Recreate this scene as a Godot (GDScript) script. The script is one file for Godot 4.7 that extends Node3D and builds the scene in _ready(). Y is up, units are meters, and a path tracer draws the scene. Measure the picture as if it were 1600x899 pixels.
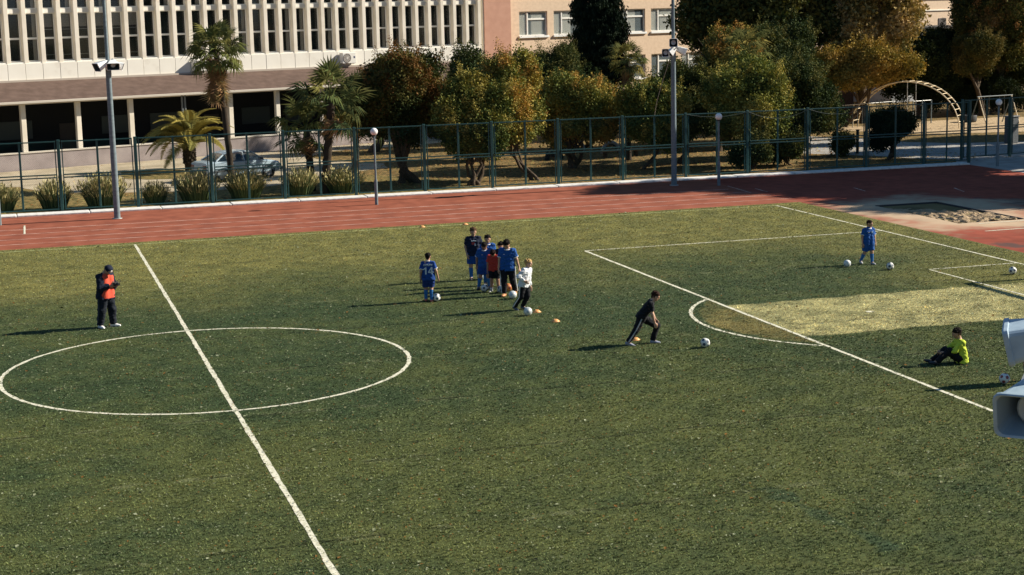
extends Node3D

# ---------------------------------------------------------------- mesh buffer
class Buf:
	var v := PackedVector3Array()
	var n := PackedVector3Array()
	var uv := PackedVector2Array()
	var c := PackedColorArray()
	var ix := PackedInt32Array()
	var col := Color(1, 1, 1)
	var xf := Transform3D()

	func tri(a: Vector3, b: Vector3, d: Vector3) -> void:
		a = xf * a; b = xf * b; d = xf * d
		var nn := (d - a).cross(b - a).normalized()
		var i := v.size()
		v.append(a); v.append(b); v.append(d)
		for k in 3:
			n.append(nn); uv.append(Vector2.ZERO); c.append(col)
		ix.append(i); ix.append(i + 1); ix.append(i + 2)

	func quad(a: Vector3, b: Vector3, d: Vector3, e: Vector3) -> void:
		tri(a, b, d); tri(a, d, e)

	func box(ctr: Vector3, size: Vector3, b := Basis()) -> void:
		var h := size * 0.5
		var p := []
		for i in 8:
			p.append(ctr + b * Vector3(h.x * (1 if i & 1 else -1), h.y * (1 if i & 2 else -1), h.z * (1 if i & 4 else -1)))
		quad(p[4], p[6], p[7], p[5]); quad(p[1], p[3], p[2], p[0])
		quad(p[5], p[7], p[3], p[1]); quad(p[0], p[2], p[6], p[4])
		quad(p[6], p[2], p[3], p[7]); quad(p[0], p[4], p[5], p[1])

	# a box from corner to corner
	func span(a: Vector3, b: Vector3) -> void:
		box((a + b) * 0.5, (b - a).abs())

	# box with chamfered vertical and horizontal edges
	func cbox(ctr: Vector3, size: Vector3, ch: float, b := Basis()) -> void:
		var h := size * 0.5
		var rings := []
		for k in 4:
			var y: float = [-h.y, -h.y + ch, h.y - ch, h.y][k]
			var ins: float = ch if k == 0 or k == 3 else 0.0
			var hx := h.x - ins
			var hz := h.z - ins
			var q := ch
			var ring := []
			for e in [Vector2(hx - q, hz), Vector2(-hx + q, hz), Vector2(-hx, hz - q), Vector2(-hx, -hz + q), Vector2(-hx + q, -hz), Vector2(hx - q, -hz), Vector2(hx, -hz + q), Vector2(hx, hz - q)]:
				ring.append(ctr + b * Vector3(e.x, y, e.y))
			rings.append(ring)
		for k in 3:
			for j in 8:
				quad(rings[k][j], rings[k][(j + 1) % 8], rings[k + 1][(j + 1) % 8], rings[k + 1][j])
		for j in range(1, 7):
			tri(rings[3][0], rings[3][j], rings[3][j + 1])
			tri(rings[0][0], rings[0][j + 1], rings[0][j])

	# smooth tube through points with radii
	func tube(pts: Array, rad: Array, sides := 8, cap := true, flat := 1.0) -> void:
		var base := v.size()
		var m := pts.size()
		var up := Vector3.UP
		var t0: Vector3 = (pts[1] - pts[0]).normalized()
		if abs(t0.dot(up)) > 0.95:
			up = Vector3.RIGHT
		var side := t0.cross(up).normalized()
		for i in m:
			var t: Vector3
			if i == 0: t = pts[1] - pts[0]
			elif i == m - 1: t = pts[i] - pts[i - 1]
			else: t = pts[i + 1] - pts[i - 1]
			t = t.normalized()
			side = (side - t * side.dot(t)).normalized()
			var oth := side.cross(t)
			for j in sides:
				var an := TAU * j / sides
				var d := side * cos(an) + oth * sin(an) * flat
				v.append(xf * (pts[i] + d * rad[i]))
				n.append((xf.basis * d).normalized())
				uv.append(Vector2(float(j) / sides, float(i)))
				c.append(col)
		for i in m - 1:
			for j in sides:
				var a := base + i * sides + j
				var b := base + i * sides + (j + 1) % sides
				ix.append_array([a, a + sides, b, b, a + sides, b + sides])
		if cap:
			for e in [0, m - 1]:
				for j in range(1, sides - 1):
					var o: int = base + e * sides
					if e == 0: ix.append_array([o, o + j, o + j + 1])
					else: ix.append_array([o, o + j + 1, o + j])

	# surface of revolution about +Y at a centre: profile of Vector2(radius, y)
	func lathe(ctr: Vector3, prof: Array, sides := 16, b := Basis()) -> void:
		var base := v.size()
		var m := prof.size()
		for i in m:
			var pa: Vector2 = prof[max(i - 1, 0)]
			var pb: Vector2 = prof[min(i + 1, m - 1)]
			var tn := (pb - pa).normalized()
			for j in sides:
				var an := TAU * j / sides
				var r := Vector3(cos(an), 0, sin(an))
				v.append(xf * (ctr + b * (r * prof[i].x + Vector3.UP * prof[i].y)))
				n.append((xf.basis * (b * (r * tn.y - Vector3.UP * tn.x))).normalized())
				uv.append(Vector2(float(j) / sides, float(i) / m)); c.append(col)
		for i in m - 1:
			for j in sides:
				var a := base + i * sides + j
				var q := base + i * sides + (j + 1) % sides
				ix.append_array([a, a + sides, q, q, a + sides, q + sides])

	func ball(ctr: Vector3, r: Vector3, seg := 12, b := Basis()) -> void:
		var base := v.size()
		var rings := seg / 2
		for i in rings + 1:
			var th := PI * i / rings
			for j in seg:
				var an := TAU * j / seg
				var d := Vector3(sin(th) * cos(an), cos(th), sin(th) * sin(an))
				v.append(xf * (ctr + b * (d * r)))
				n.append((xf.basis * (b * (d / r))).normalized())
				uv.append(Vector2(float(j) / seg, float(i) / rings)); c.append(col)
		for i in rings:
			for j in seg:
				var a := base + i * seg + j
				var q := base + i * seg + (j + 1) % seg
				ix.append_array([a, q, a + seg, q, q + seg, a + seg])

	# flat polygon in xz at height y, with uv = world xz
	func poly(pts: PackedVector2Array, y: float) -> void:
		var t := Geometry2D.triangulate_polygon(pts)
		var base := v.size()
		for p in pts:
			v.append(xf * Vector3(p.x, y, p.y)); n.append(Vector3.UP); uv.append(p); c.append(col)
		for k in range(0, t.size(), 3):
			var a := pts[t[k]]
			var b := pts[t[k + 1]]
			var d := pts[t[k + 2]]
			if (b - a).cross(d - a) < 0: ix.append_array([base + t[k], base + t[k + 2], base + t[k + 1]])
			else: ix.append_array([base + t[k], base + t[k + 1], base + t[k + 2]])

	# rectangle sheet with uv 0..1
	func sheet(x0: float, z0: float, x1: float, z1: float, y: float) -> void:
		var base := v.size()
		for p in [Vector2(0, 0), Vector2(1, 0), Vector2(1, 1), Vector2(0, 1)]:
			v.append(Vector3(lerp(x0, x1, p.x), y, lerp(z0, z1, p.y))); n.append(Vector3.UP); uv.append(p); c.append(col)
		ix.append_array([base, base + 1, base + 2, base, base + 2, base + 3])

	# extruded polygon (xy outline, depth along z)
	func prism(o: PackedVector2Array, z0: float, z1: float, b := Basis(), at := Vector3.ZERO) -> void:
		var t := Geometry2D.triangulate_polygon(o)
		for k in range(0, t.size(), 3):
			var p := []
			for j in 3: p.append(o[t[k + j]])
			tri(at + b * Vector3(p[0].x, p[0].y, z1), at + b * Vector3(p[1].x, p[1].y, z1), at + b * Vector3(p[2].x, p[2].y, z1))
			tri(at + b * Vector3(p[0].x, p[0].y, z0), at + b * Vector3(p[2].x, p[2].y, z0), at + b * Vector3(p[1].x, p[1].y, z0))
		for k in o.size():
			var e := o[k]
			var f := o[(k + 1) % o.size()]
			quad(at + b * Vector3(e.x, e.y, z0), at + b * Vector3(e.x, e.y, z1), at + b * Vector3(f.x, f.y, z1), at + b * Vector3(f.x, f.y, z0))

	func add(o: Buf, t: Transform3D) -> void:
		var base := v.size()
		var flip := t.basis.determinant() < 0
		for i in o.v.size():
			v.append(t * o.v[i]); n.append((t.basis * o.n[i]).normalized()); uv.append(o.uv[i]); c.append(o.c[i])
		for i in range(0, o.ix.size(), 3):
			if flip: ix.append_array([base + o.ix[i], base + o.ix[i + 2], base + o.ix[i + 1]])
			else: ix.append_array([base + o.ix[i], base + o.ix[i + 1], base + o.ix[i + 2]])

	func mesh() -> ArrayMesh:
		# clockwise faces wherever the vertex normals say so
		for i in range(0, ix.size(), 3):
			var p := v[ix[i]]
			var q := v[ix[i + 1]]
			var r := v[ix[i + 2]]
			if (r - p).cross(q - p).dot(n[ix[i]] + n[ix[i + 1]] + n[ix[i + 2]]) < 0.0:
				var k := ix[i + 1]
				ix[i + 1] = ix[i + 2]
				ix[i + 2] = k
		var a := []
		a.resize(Mesh.ARRAY_MAX)
		a[Mesh.ARRAY_VERTEX] = v; a[Mesh.ARRAY_NORMAL] = n; a[Mesh.ARRAY_TEX_UV] = uv; a[Mesh.ARRAY_COLOR] = c; a[Mesh.ARRAY_INDEX] = ix
		var m := ArrayMesh.new()
		m.add_surface_from_arrays(Mesh.PRIMITIVE_TRIANGLES, a)
		return m

# ---------------------------------------------------------------- scene helpers
var taken := {}
var rng := RandomNumberGenerator.new()
var M := {}

func numbered(called: String) -> String:
	var k: int = taken.get(called, -1) + 1
	taken[called] = k
	return called if k == 0 else "%s_%03d" % [called, k]

func tag(o: Node, label := "", category := "", group := "", kind := "") -> Node:
	if label: o.set_meta("label", label)
	if category: o.set_meta("category", category)
	if group: o.set_meta("group", group)
	if kind: o.set_meta("kind", kind)
	return o

func thing(called: String, label: String, category: String, at := Vector3.ZERO, turn := 0.0, group := "") -> Node3D:
	var o := Node3D.new()
	o.name = numbered(called)
	add_child(o, true)
	o.position = at
	o.rotation.y = turn
	tag(o, label, category, group)
	return o

func put_mesh(called: String, m: Mesh, mat: Material, parent: Node = null, at := Transform3D()) -> MeshInstance3D:
	var o := MeshInstance3D.new()
	o.mesh = m
	o.material_override = mat
	o.transform = at
	if parent == null:
		o.name = numbered(called)
		add_child(o, true)
	else:
		var k := 0
		var nm := called
		while parent.has_node(NodePath(nm)):
			k += 1
			nm = "%s_%03d" % [called, k]
		o.name = nm
		parent.add_child(o, true)
	return o

func obj(called: String, b: Buf, mat: Material, parent: Node = null, at := Transform3D()) -> MeshInstance3D:
	return put_mesh(called, b.mesh(), mat, parent, at)

func struct(called: String, b: Buf, mat: Material) -> MeshInstance3D:
	var o := obj(called, b, mat)
	o.set_meta("kind", "structure")
	return o

func lin(r: float, g: float, b: float, a := 1.0) -> Color:
	var k := Color(r, g, b).linear_to_srgb()
	k.a = a
	return k

func sm(r: float, g: float, b: float, rough := 0.8, metal := 0.0, spec := 0.5) -> StandardMaterial3D:
	var m := StandardMaterial3D.new()
	m.albedo_color = lin(r, g, b)
	m.roughness = rough
	m.metallic = metal
	m.metallic_specular = spec
	return m

func ntex(stops: Array, freq: float, size := 512, oct := 4, kind := FastNoiseLite.TYPE_SIMPLEX_SMOOTH, sd := 1) -> NoiseTexture2D:
	var f := FastNoiseLite.new()
	f.noise_type = kind
	f.frequency = freq
	f.fractal_octaves = oct
	f.seed = sd
	var g := Gradient.new()
	var offs := PackedFloat32Array()
	var cols := PackedColorArray()
	for s in stops:
		offs.append(s[0]); cols.append(lin(s[1], s[2], s[3]))
	g.offsets = offs
	g.colors = cols
	var t := NoiseTexture2D.new()
	t.width = size; t.height = size
	t.seamless = true
	t.noise = f
	t.color_ramp = g
	return t

# a surface whose colour wanders between stops, laid in world space, one tile = metres wide
func nm(stops: Array, metres: float, freq: float, rough := 0.85, relief := 0.0, size := 512, oct := 4, sd := 1) -> StandardMaterial3D:
	var m := StandardMaterial3D.new()
	m.albedo_texture = ntex(stops, freq, size, oct, FastNoiseLite.TYPE_SIMPLEX_SMOOTH, sd)
	m.uv1_triplanar = true
	m.uv1_world_triplanar = true
	m.uv1_scale = Vector3.ONE / metres
	m.roughness = rough
	m.metallic_specular = 0.3
	if relief > 0.0:
		m.heightmap_enabled = true
		m.heightmap_texture = ntex([[0, 0, 0, 0], [1, 1, 1, 1]], freq * 2.0, size, 3, FastNoiseLite.TYPE_SIMPLEX_SMOOTH, sd + 7)
		m.heightmap_scale = relief
	return m

func leafmat(r: float, g: float, b: float, back := 0.45) -> StandardMaterial3D:
	var m := sm(r, g, b, 0.75)
	m.vertex_color_use_as_albedo = true
	m.metallic_specular = 0.14
	m.backlight_enabled = true
	m.backlight = Color(back, back, back * 0.6)
	m.cull_mode = BaseMaterial3D.CULL_DISABLED
	return m

func multi(called: String, m: Mesh, mat: Material, xs: Array, cols: Array, parent: Node = null) -> MultiMeshInstance3D:
	var mm := MultiMesh.new()
	mm.transform_format = MultiMesh.TRANSFORM_3D
	mm.use_colors = true
	mm.mesh = m
	mm.instance_count = xs.size()
	var buf := PackedFloat32Array()
	buf.resize(xs.size() * 16)
	var k := 0
	for i in xs.size():
		var t: Transform3D = xs[i]
		var b := t.basis
		var o := t.origin
		buf[k] = b.x.x; buf[k + 1] = b.y.x; buf[k + 2] = b.z.x; buf[k + 3] = o.x
		buf[k + 4] = b.x.y; buf[k + 5] = b.y.y; buf[k + 6] = b.z.y; buf[k + 7] = o.y
		buf[k + 8] = b.x.z; buf[k + 9] = b.y.z; buf[k + 10] = b.z.z; buf[k + 11] = o.z
		var q: Color = cols[i]
		buf[k + 12] = q.r; buf[k + 13] = q.g; buf[k + 14] = q.b; buf[k + 15] = 1.0
		k += 16
	mm.buffer = buf
	var o2 := MultiMeshInstance3D.new()
	o2.multimesh = mm
	o2.material_override = mat
	if parent == null:
		o2.name = numbered(called)
		add_child(o2, true)
	else:
		o2.name = called
		parent.add_child(o2, true)
	return o2

func rbasis() -> Basis:
	var q := Quaternion(rng.randfn(), rng.randfn(), rng.randfn(), rng.randfn()).normalized()
	return Basis(q)

# ---------------------------------------------------------------- signed-distance bodies, meshed as surface nets
# bone: [a, b, radius at a, radius at b, flat end at b, flat end at a]
func nets(bones: Array, cell: float, k: float, out: Buf, folds := 0.0) -> void:
	var lo := Vector3.INF
	var hi := -Vector3.INF
	for q in bones:
		var r: float = maxf(q[2], q[3])
		for e in [q[0], q[1]]:
			lo = lo.min(e - Vector3.ONE * r)
			hi = hi.max(e + Vector3.ONE * r)
	var pad := maxf(k, cell * 2.0) + cell
	lo -= Vector3.ONE * pad
	hi += Vector3.ONE * pad
	var nx := int((hi.x - lo.x) / cell) + 2
	var ny := int((hi.y - lo.y) / cell) + 2
	var nz := int((hi.z - lo.z) / cell) + 2
	var f := PackedFloat32Array()
	f.resize(nx * ny * nz)
	f.fill(100.0)
	for q in bones:
		var a: Vector3 = q[0]
		var b: Vector3 = q[1]
		var ra: float = q[2]
		var rb: float = q[3]
		var flat_b: bool = q.size() > 4 and q[4]
		var flat_a: bool = q.size() > 5 and q[5]
		var ab := b - a
		var l2 := maxf(ab.length_squared(), 1e-9)
		var ln := sqrt(l2)
		var r := maxf(ra, rb)
		var p0 := ((a.min(b) - Vector3.ONE * (r + pad - cell)) - lo) / cell
		var p1 := ((a.max(b) + Vector3.ONE * (r + pad - cell)) - lo) / cell
		for z in range(maxi(int(p0.z), 0), mini(int(p1.z) + 1, nz - 1) + 1):
			for y in range(maxi(int(p0.y), 0), mini(int(p1.y) + 1, ny - 1) + 1):
				var row := (z * ny + y) * nx
				for x in range(maxi(int(p0.x), 0), mini(int(p1.x) + 1, nx - 1) + 1):
					var p := lo + Vector3(x, y, z) * cell
					var tu := (p - a).dot(ab) / l2
					var t := clampf(tu, 0.0, 1.0)
					var d: float
					if flat_b and tu > 1.0:
						d = maxf((p - a - ab * tu).length() - rb, (tu - 1.0) * ln)
					elif flat_a and tu < 0.0:
						d = maxf((p - a - ab * tu).length() - ra, -tu * ln)
					else:
						d = (p - a - ab * t).length() - lerpf(ra, rb, t)
					var o := f[row + x]
					if o > 50.0:
						f[row + x] = d
					else:
						var h := maxf(k - absf(o - d), 0.0) / k
						f[row + x] = minf(o, d) - h * h * k * 0.25
	if folds > 0.0:
		# creases of the cloth
		var fn := FastNoiseLite.new()
		fn.seed = int(absf(lo.x * 977.0 + lo.y * 331.0)) % 999
		fn.frequency = 7.0
		fn.fractal_octaves = 2
		for z in nz:
			for y in ny:
				var row := (z * ny + y) * nx
				for x in nx:
					if absf(f[row + x]) < cell * 3.0:
						f[row + x] += folds * fn.get_noise_3d(lo.x + x * cell + y * cell * 0.35, (lo.y + y * cell) * 1.5 - x * cell * 0.5, lo.z + z * cell)
	var sx := 1
	var sy := nx
	var sz := nx * ny
	var vid := {}
	var base := out.v.size()
	var nrm := PackedVector3Array()
	var pos := PackedVector3Array()
	var lim := cell * 1.8
	for z in nz - 1:
		for y in ny - 1:
			var row := (z * ny + y) * nx
			for x in nx - 1:
				var i := row + x
				if absf(f[i]) > lim: continue
				var m := 0
				var vals := [f[i], f[i + 1], f[i + sy], f[i + sy + 1], f[i + sz], f[i + sz + 1], f[i + sz + sy], f[i + sz + sy + 1]]
				for e in 8:
					if vals[e] < 0.0: m |= 1 << e
				if m == 0 or m == 255: continue
				var s := Vector3.ZERO
				var cnt := 0
				for e in [[0, 1], [2, 3], [4, 5], [6, 7], [0, 2], [1, 3], [4, 6], [5, 7], [0, 4], [1, 5], [2, 6], [3, 7]]:
					var va: float = vals[e[0]]
					var vb: float = vals[e[1]]
					if (va < 0.0) == (vb < 0.0): continue
					var tt := va / (va - vb)
					var ca := Vector3(e[0] & 1, (e[0] >> 1) & 1, e[0] >> 2)
					var cb := Vector3(e[1] & 1, (e[1] >> 1) & 1, e[1] >> 2)
					s += ca.lerp(cb, tt)
					cnt += 1
				vid[i] = pos.size()
				pos.append(lo + (Vector3(x, y, z) + s / cnt) * cell)
				var g := Vector3(vals[1] + vals[3] + vals[5] + vals[7] - vals[0] - vals[2] - vals[4] - vals[6], vals[2] + vals[3] + vals[6] + vals[7] - vals[0] - vals[1] - vals[4] - vals[5], vals[4] + vals[5] + vals[6] + vals[7] - vals[0] - vals[1] - vals[2] - vals[3])
				nrm.append(g.normalized())
	for p in pos:
		out.v.append(out.xf * p); out.uv.append(Vector2.ZERO); out.c.append(out.col)
	for g in nrm: out.n.append((out.xf.basis * g).normalized())
	for i in vid:
		for ax in 3:
			var st: int = [sx, sy, sz][ax]
			if (f[i] < 0.0) == (f[i + st] < 0.0): continue
			var u: int = [sy, sz, sx][ax]
			var w: int = [sz, sx, sy][ax]
			if not (vid.has(i - u) and vid.has(i - w) and vid.has(i - u - w)): continue
			var a: int = base + vid[i]
			var b: int = base + vid[i - u]
			var d: int = base + vid[i - u - w]
			var e: int = base + vid[i - w]
			if f[i] < 0.0: out.ix.append_array([a, d, b, a, e, d])
			else: out.ix.append_array([a, b, d, a, d, e])

# ================================================================ build
const FOV := 19.62

func _ready() -> void:
	rng.seed = 20240611
	camera_and_light()
	materials()
	ground()
	pitch_markings()
	kerb_and_fence()
	school_building()
	peach_building()
	annex_building()
	vegetation()
	lamps_and_poles()
	playground()
	parked_car()
	football_things()
	people()
	near_speakers()

func camera_and_light() -> void:
	var yaw := 0.292
	var pitch := 0.166
	var roll := -0.023
	var fh := Vector3(sin(yaw), 0, -cos(yaw))
	var right := Vector3(cos(yaw), 0, sin(yaw))
	var fw := fh * cos(pitch) - Vector3.UP * sin(pitch)
	var up := Vector3.UP * cos(pitch) + fh * sin(pitch)
	var u := right * cos(roll) + up * sin(roll)
	var v := -right * sin(roll) + up * cos(roll)
	var cam := Camera3D.new()
	cam.name = "camera"
	add_child(cam)
	cam.transform = Transform3D(Basis(u, v, -fw), Vector3(-4.0375, 7.896, 37.637))
	cam.fov = FOV
	cam.near = 0.1
	cam.far = 3000.0
	cam.current = true

	var sky := ProceduralSkyMaterial.new()
	sky.sky_top_color = lin(0.038, 0.088, 0.175)
	sky.sky_horizon_color = lin(0.22, 0.27, 0.3)
	sky.sky_curve = 0.12
	sky.ground_bottom_color = lin(0.05, 0.05, 0.045)
	sky.ground_horizon_color = lin(0.15, 0.16, 0.16)
	sky.sun_angle_max = 8.0
	sky.sun_curve = 0.1
	var s := Sky.new()
	s.sky_material = sky
	var e := Environment.new()
	e.background_mode = Environment.BG_SKY
	e.sky = s
	e.ambient_light_source = Environment.AMBIENT_SOURCE_SKY
	e.reflected_light_source = Environment.REFLECTION_SOURCE_SKY
	e.tonemap_mode = Environment.TONE_MAPPER_LINEAR
	e.tonemap_exposure = 1.75
	e.sdfgi_enabled = true
	e.ssao_enabled = true
	e.ssil_enabled = true
	var we := WorldEnvironment.new()
	we.name = "world_environment"
	we.environment = e
	add_child(we)

	var sun := DirectionalLight3D.new()
	sun.name = "sun"
	sun.light_energy = 1.6
	sun.light_color = Color(1.0, 0.965, 0.9)
	sun.light_angular_distance = 0.5
	sun.shadow_enabled = true
	add_child(sun)
	var el := deg_to_rad(31.0)
	sun.look_at_from_position(Vector3(cos(el), sin(el), 0.05 * cos(el)) * 100.0, Vector3.ZERO)

func materials() -> void:
	M.track = nm([[0.0, 0.185, 0.053, 0.03], [0.5, 0.26, 0.077, 0.042], [1.0, 0.325, 0.103, 0.06]], 7.0, 0.012, 0.9, 0.3, 512, 6)
	M.kerb = nm([[0.0, 0.42, 0.4, 0.36], [0.35, 0.66, 0.64, 0.6], [1.0, 0.78, 0.76, 0.71]], 3.0, 0.02, 0.85, 0.3, 512, 5)
	M.line = nm([[0.0, 0.24, 0.25, 0.14], [0.28, 0.52, 0.5, 0.36], [0.5, 0.66, 0.63, 0.5], [1.0, 0.72, 0.69, 0.56]], 1.6, 0.03, 0.9, 0.0, 512, 5)
	M.far_line = nm([[0.0, 0.25, 0.27, 0.1], [0.5, 0.42, 0.44, 0.2], [1.0, 0.5, 0.5, 0.26]], 1.6, 0.03, 0.9)
	M.lane = nm([[0.0, 0.29, 0.1, 0.065], [0.3, 0.48, 0.29, 0.23], [0.6, 0.58, 0.41, 0.34], [1.0, 0.66, 0.52, 0.44]], 4.0, 0.012, 0.9)
	M.lawn = nm([[0.0, 0.05, 0.05, 0.018], [0.35, 0.12, 0.1, 0.03], [0.6, 0.22, 0.16, 0.055], [1.0, 0.34, 0.22, 0.09]], 5.0, 0.012, 0.95, 2.5, 1024, 6)
	M.leafy = nm([[0.0, 0.045, 0.045, 0.017], [0.4, 0.12, 0.09, 0.032], [0.62, 0.22, 0.14, 0.05], [1.0, 0.36, 0.22, 0.09]], 5.0, 0.014, 0.95, 2.5, 1024, 6, 5)
	M.road = nm([[0.0, 0.3, 0.25, 0.17], [0.5, 0.43, 0.36, 0.25], [1.0, 0.52, 0.44, 0.31]], 9.0, 0.008, 0.92, 0.4, 512, 6)
	M.path = nm([[0.0, 0.26, 0.25, 0.23], [0.5, 0.36, 0.34, 0.31], [1.0, 0.43, 0.41, 0.37]], 6.0, 0.01, 0.92, 0.4, 512, 6)
	M.sand = nm([[0.0, 0.3, 0.21, 0.12], [0.5, 0.5, 0.37, 0.22], [1.0, 0.62, 0.47, 0.3]], 2.5, 0.02, 0.95, 2.0, 512, 5)
	M.fence = sm(0.009, 0.064, 0.062, 0.5)
	M.galv = nm([[0.0, 0.12, 0.16, 0.18], [1.0, 0.22, 0.27, 0.29]], 1.5, 0.02, 0.5)
	M.white = sm(0.78, 0.78, 0.76, 0.45)
	M.cream = nm([[0.0, 0.62, 0.56, 0.46], [0.45, 0.75, 0.69, 0.585], [1.0, 0.79, 0.735, 0.635]], 6.0, 0.006, 0.85, 0.2, 512, 6)
	M.panel = nm([[0.0, 0.6, 0.55, 0.47], [0.3, 0.75, 0.715, 0.635], [1.0, 0.8, 0.77, 0.69]], 5.0, 0.007, 0.85, 0.2, 512, 6, 3)
	M.frame = sm(0.8, 0.78, 0.72, 0.4)
	M.glass = sm(0.02, 0.03, 0.03, 0.06)
	M.glass.albedo_color.a = 0.25
	M.glass.transparency = BaseMaterial3D.TRANSPARENCY_ALPHA
	M.clear = sm(0.45, 0.55, 0.58, 0.05)
	M.clear.albedo_color.a = 0.14
	M.clear.transparency = BaseMaterial3D.TRANSPARENCY_ALPHA
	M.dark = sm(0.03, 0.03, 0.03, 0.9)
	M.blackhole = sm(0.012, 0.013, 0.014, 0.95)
	M.blind = nm([[0.0, 0.3, 0.28, 0.24], [1.0, 0.48, 0.44, 0.37]], 1.0, 0.02, 0.9)
	M.curtain = sm(0.66, 0.62, 0.52, 0.9)
	M.roof = nm([[0.0, 0.085, 0.056, 0.044], [0.5, 0.12, 0.08, 0.064], [1.0, 0.155, 0.105, 0.085]], 4.0, 0.01, 0.95, 0.5, 512, 6)
	M.lilac = nm([[0.0, 0.26, 0.22, 0.21], [0.5, 0.34, 0.29, 0.28], [1.0, 0.4, 0.35, 0.33]], 5.0, 0.008, 0.9, 0.2, 512, 5)
	M.peach = nm([[0.0, 0.6, 0.45, 0.32], [0.5, 0.68, 0.52, 0.375], [1.0, 0.74, 0.57, 0.415]], 3.0, 0.02, 0.92, 0.6, 512, 5)
	M.pink = nm([[0.0, 0.46, 0.25, 0.18], [0.5, 0.51, 0.285, 0.205], [1.0, 0.55, 0.315, 0.23]], 4.0, 0.012, 0.92, 0.3, 512, 5)
	M.bluewall = nm([[0.0, 0.3, 0.31, 0.32], [1.0, 0.42, 0.42, 0.42]], 5.0, 0.01, 0.9)
	M.bark = nm([[0.0, 0.035, 0.025, 0.018], [0.5, 0.09, 0.066, 0.045], [1.0, 0.17, 0.13, 0.095]], 0.8, 0.03, 0.95, 2.0, 256, 5)
	M.palmbark = nm([[0.0, 0.02, 0.016, 0.012], [0.5, 0.055, 0.042, 0.03], [1.0, 0.12, 0.09, 0.065]], 0.5, 0.04, 0.95, 2.5, 256, 5)
	M.leaf = leafmat(1, 1, 1)
	M.frond = leafmat(1, 1, 1, 0.3)
	M.steel = sm(0.5, 0.5, 0.48, 0.4, 0.6)
	M.yellow = sm(0.78, 0.64, 0.42, 0.5)
	M.rubber = sm(0.02, 0.02, 0.02, 0.8)
	M.ac = sm(0.72, 0.7, 0.64, 0.5)
	M.ac_dark = sm(0.25, 0.22, 0.19, 0.7)

# fibre texture of the artificial turf: short strokes of lighter and darker yarn
func turf_image(size: int, dens: int) -> Image:
	var im := Image.create(size, size, false, Image.FORMAT_RGB8)
	im.fill(Color(0.62, 0.64, 0.58))
	var r := RandomNumberGenerator.new()
	r.seed = 5
	# tufts of yarn, then single fibres over them
	for k in dens / 10:
		var g := clampf(r.randfn(0.66, 0.26), 0.2, 1.0)
		var warm := r.randf()
		im.fill_rect(Rect2i(r.randi() % size, r.randi() % size, r.randi_range(3, 10), r.randi_range(3, 8)), Color(g * lerpf(0.88, 1.1, warm), g, g * lerpf(1.0, 0.78, warm)))
	for k in dens:
		var x := r.randf() * size
		var y := r.randf() * size
		var an := r.randf() * TAU
		var ln := r.randi_range(3, 8)
		var g := clampf(r.randfn(0.68, 0.23), 0.15, 1.0)
		var warm := r.randf()
		var c := Color(g * lerpf(0.92, 1.08, warm), g, g * lerpf(0.98, 0.8, warm))
		if r.randf() < 0.02: c = Color(1, 1, 0.95)
		var dx := cos(an)
		var dy := sin(an)
		for j in ln:
			im.set_pixel(int(x + dx * j + size) % size, int(y + dy * j + size) % size, c)
	return im

const PX0 := -19.0
const PZ0 := -23.0
const PSIZE := 45.5

var w1 := FastNoiseLite.new()
var w2 := FastNoiseLite.new()
var w3 := FastNoiseLite.new()

# colour of the turf yarn at a place on the pitch, with painted sheen and wear
func wear_sheen(x: float, z: float) -> Vector3:
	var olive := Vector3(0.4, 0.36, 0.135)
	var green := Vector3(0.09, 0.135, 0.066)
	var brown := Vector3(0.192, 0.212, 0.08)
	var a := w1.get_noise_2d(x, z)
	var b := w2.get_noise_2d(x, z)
	# view-angle sheen painted in: paler far side, darker middle; paler goal end too
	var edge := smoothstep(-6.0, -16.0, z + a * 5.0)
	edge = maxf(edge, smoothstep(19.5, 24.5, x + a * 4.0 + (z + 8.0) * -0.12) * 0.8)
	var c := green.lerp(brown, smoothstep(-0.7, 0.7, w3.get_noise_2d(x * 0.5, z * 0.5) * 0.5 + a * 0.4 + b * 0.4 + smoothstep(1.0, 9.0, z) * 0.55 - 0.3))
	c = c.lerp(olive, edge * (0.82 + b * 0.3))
	# the trodden strip from the goal mouth to the arc
	var d := minf(minf(x - 11.6, 22.9 - x), minf(z + 2.35, 2.35 - z))
	if x < 13.85:
		d = minf(4.45 - Vector2(x - 16.9, z).length(), d + 30.0)
		d = minf(d, 3.55 - absf(z))
	var w := smoothstep(-0.02, 0.16, d * 1.25 + b * 0.15 + a * 0.02)
	if x < 13.9: w *= 0.45 + 0.55 * smoothstep(-0.2, 0.15, w3.get_noise_2d(x * 1.5, z * 1.5 + 40.0) + 0.08)
	c = c.lerp(Vector3(0.8, 0.71, 0.4) if x > 13.9 else Vector3(0.38, 0.31, 0.13), w * clampf(0.88 + b * 0.5, 0.3, 1.0))
	# seams between the rolls of turf
	var sm_ := absf(fposmod(z - 1.0 + 2.1 + a * 0.06 + x * 0.012, 4.2) - 2.1)
	if sm_ < 0.045 and w3.get_noise_2d(x * 0.7 + 90.0, z * 0.3) + b * 0.5 > 0.02: c *= 0.55
	elif sm_ < 0.12 and b > 0.12: c = c.lerp(Vector3(0.4, 0.4, 0.26), 0.3)
	# scuffed groove near the stand
	if z > 13.4 and z < 17.0: c = c.lerp(Vector3(0.05, 0.12, 0.09), smoothstep(0.28, 0.05, absf(x - 7.45 - (z - 13.7) * 0.12 - a * 0.4) + b * 0.3) * 0.4)
	return c * (1.0 + b * 0.14)

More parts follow.
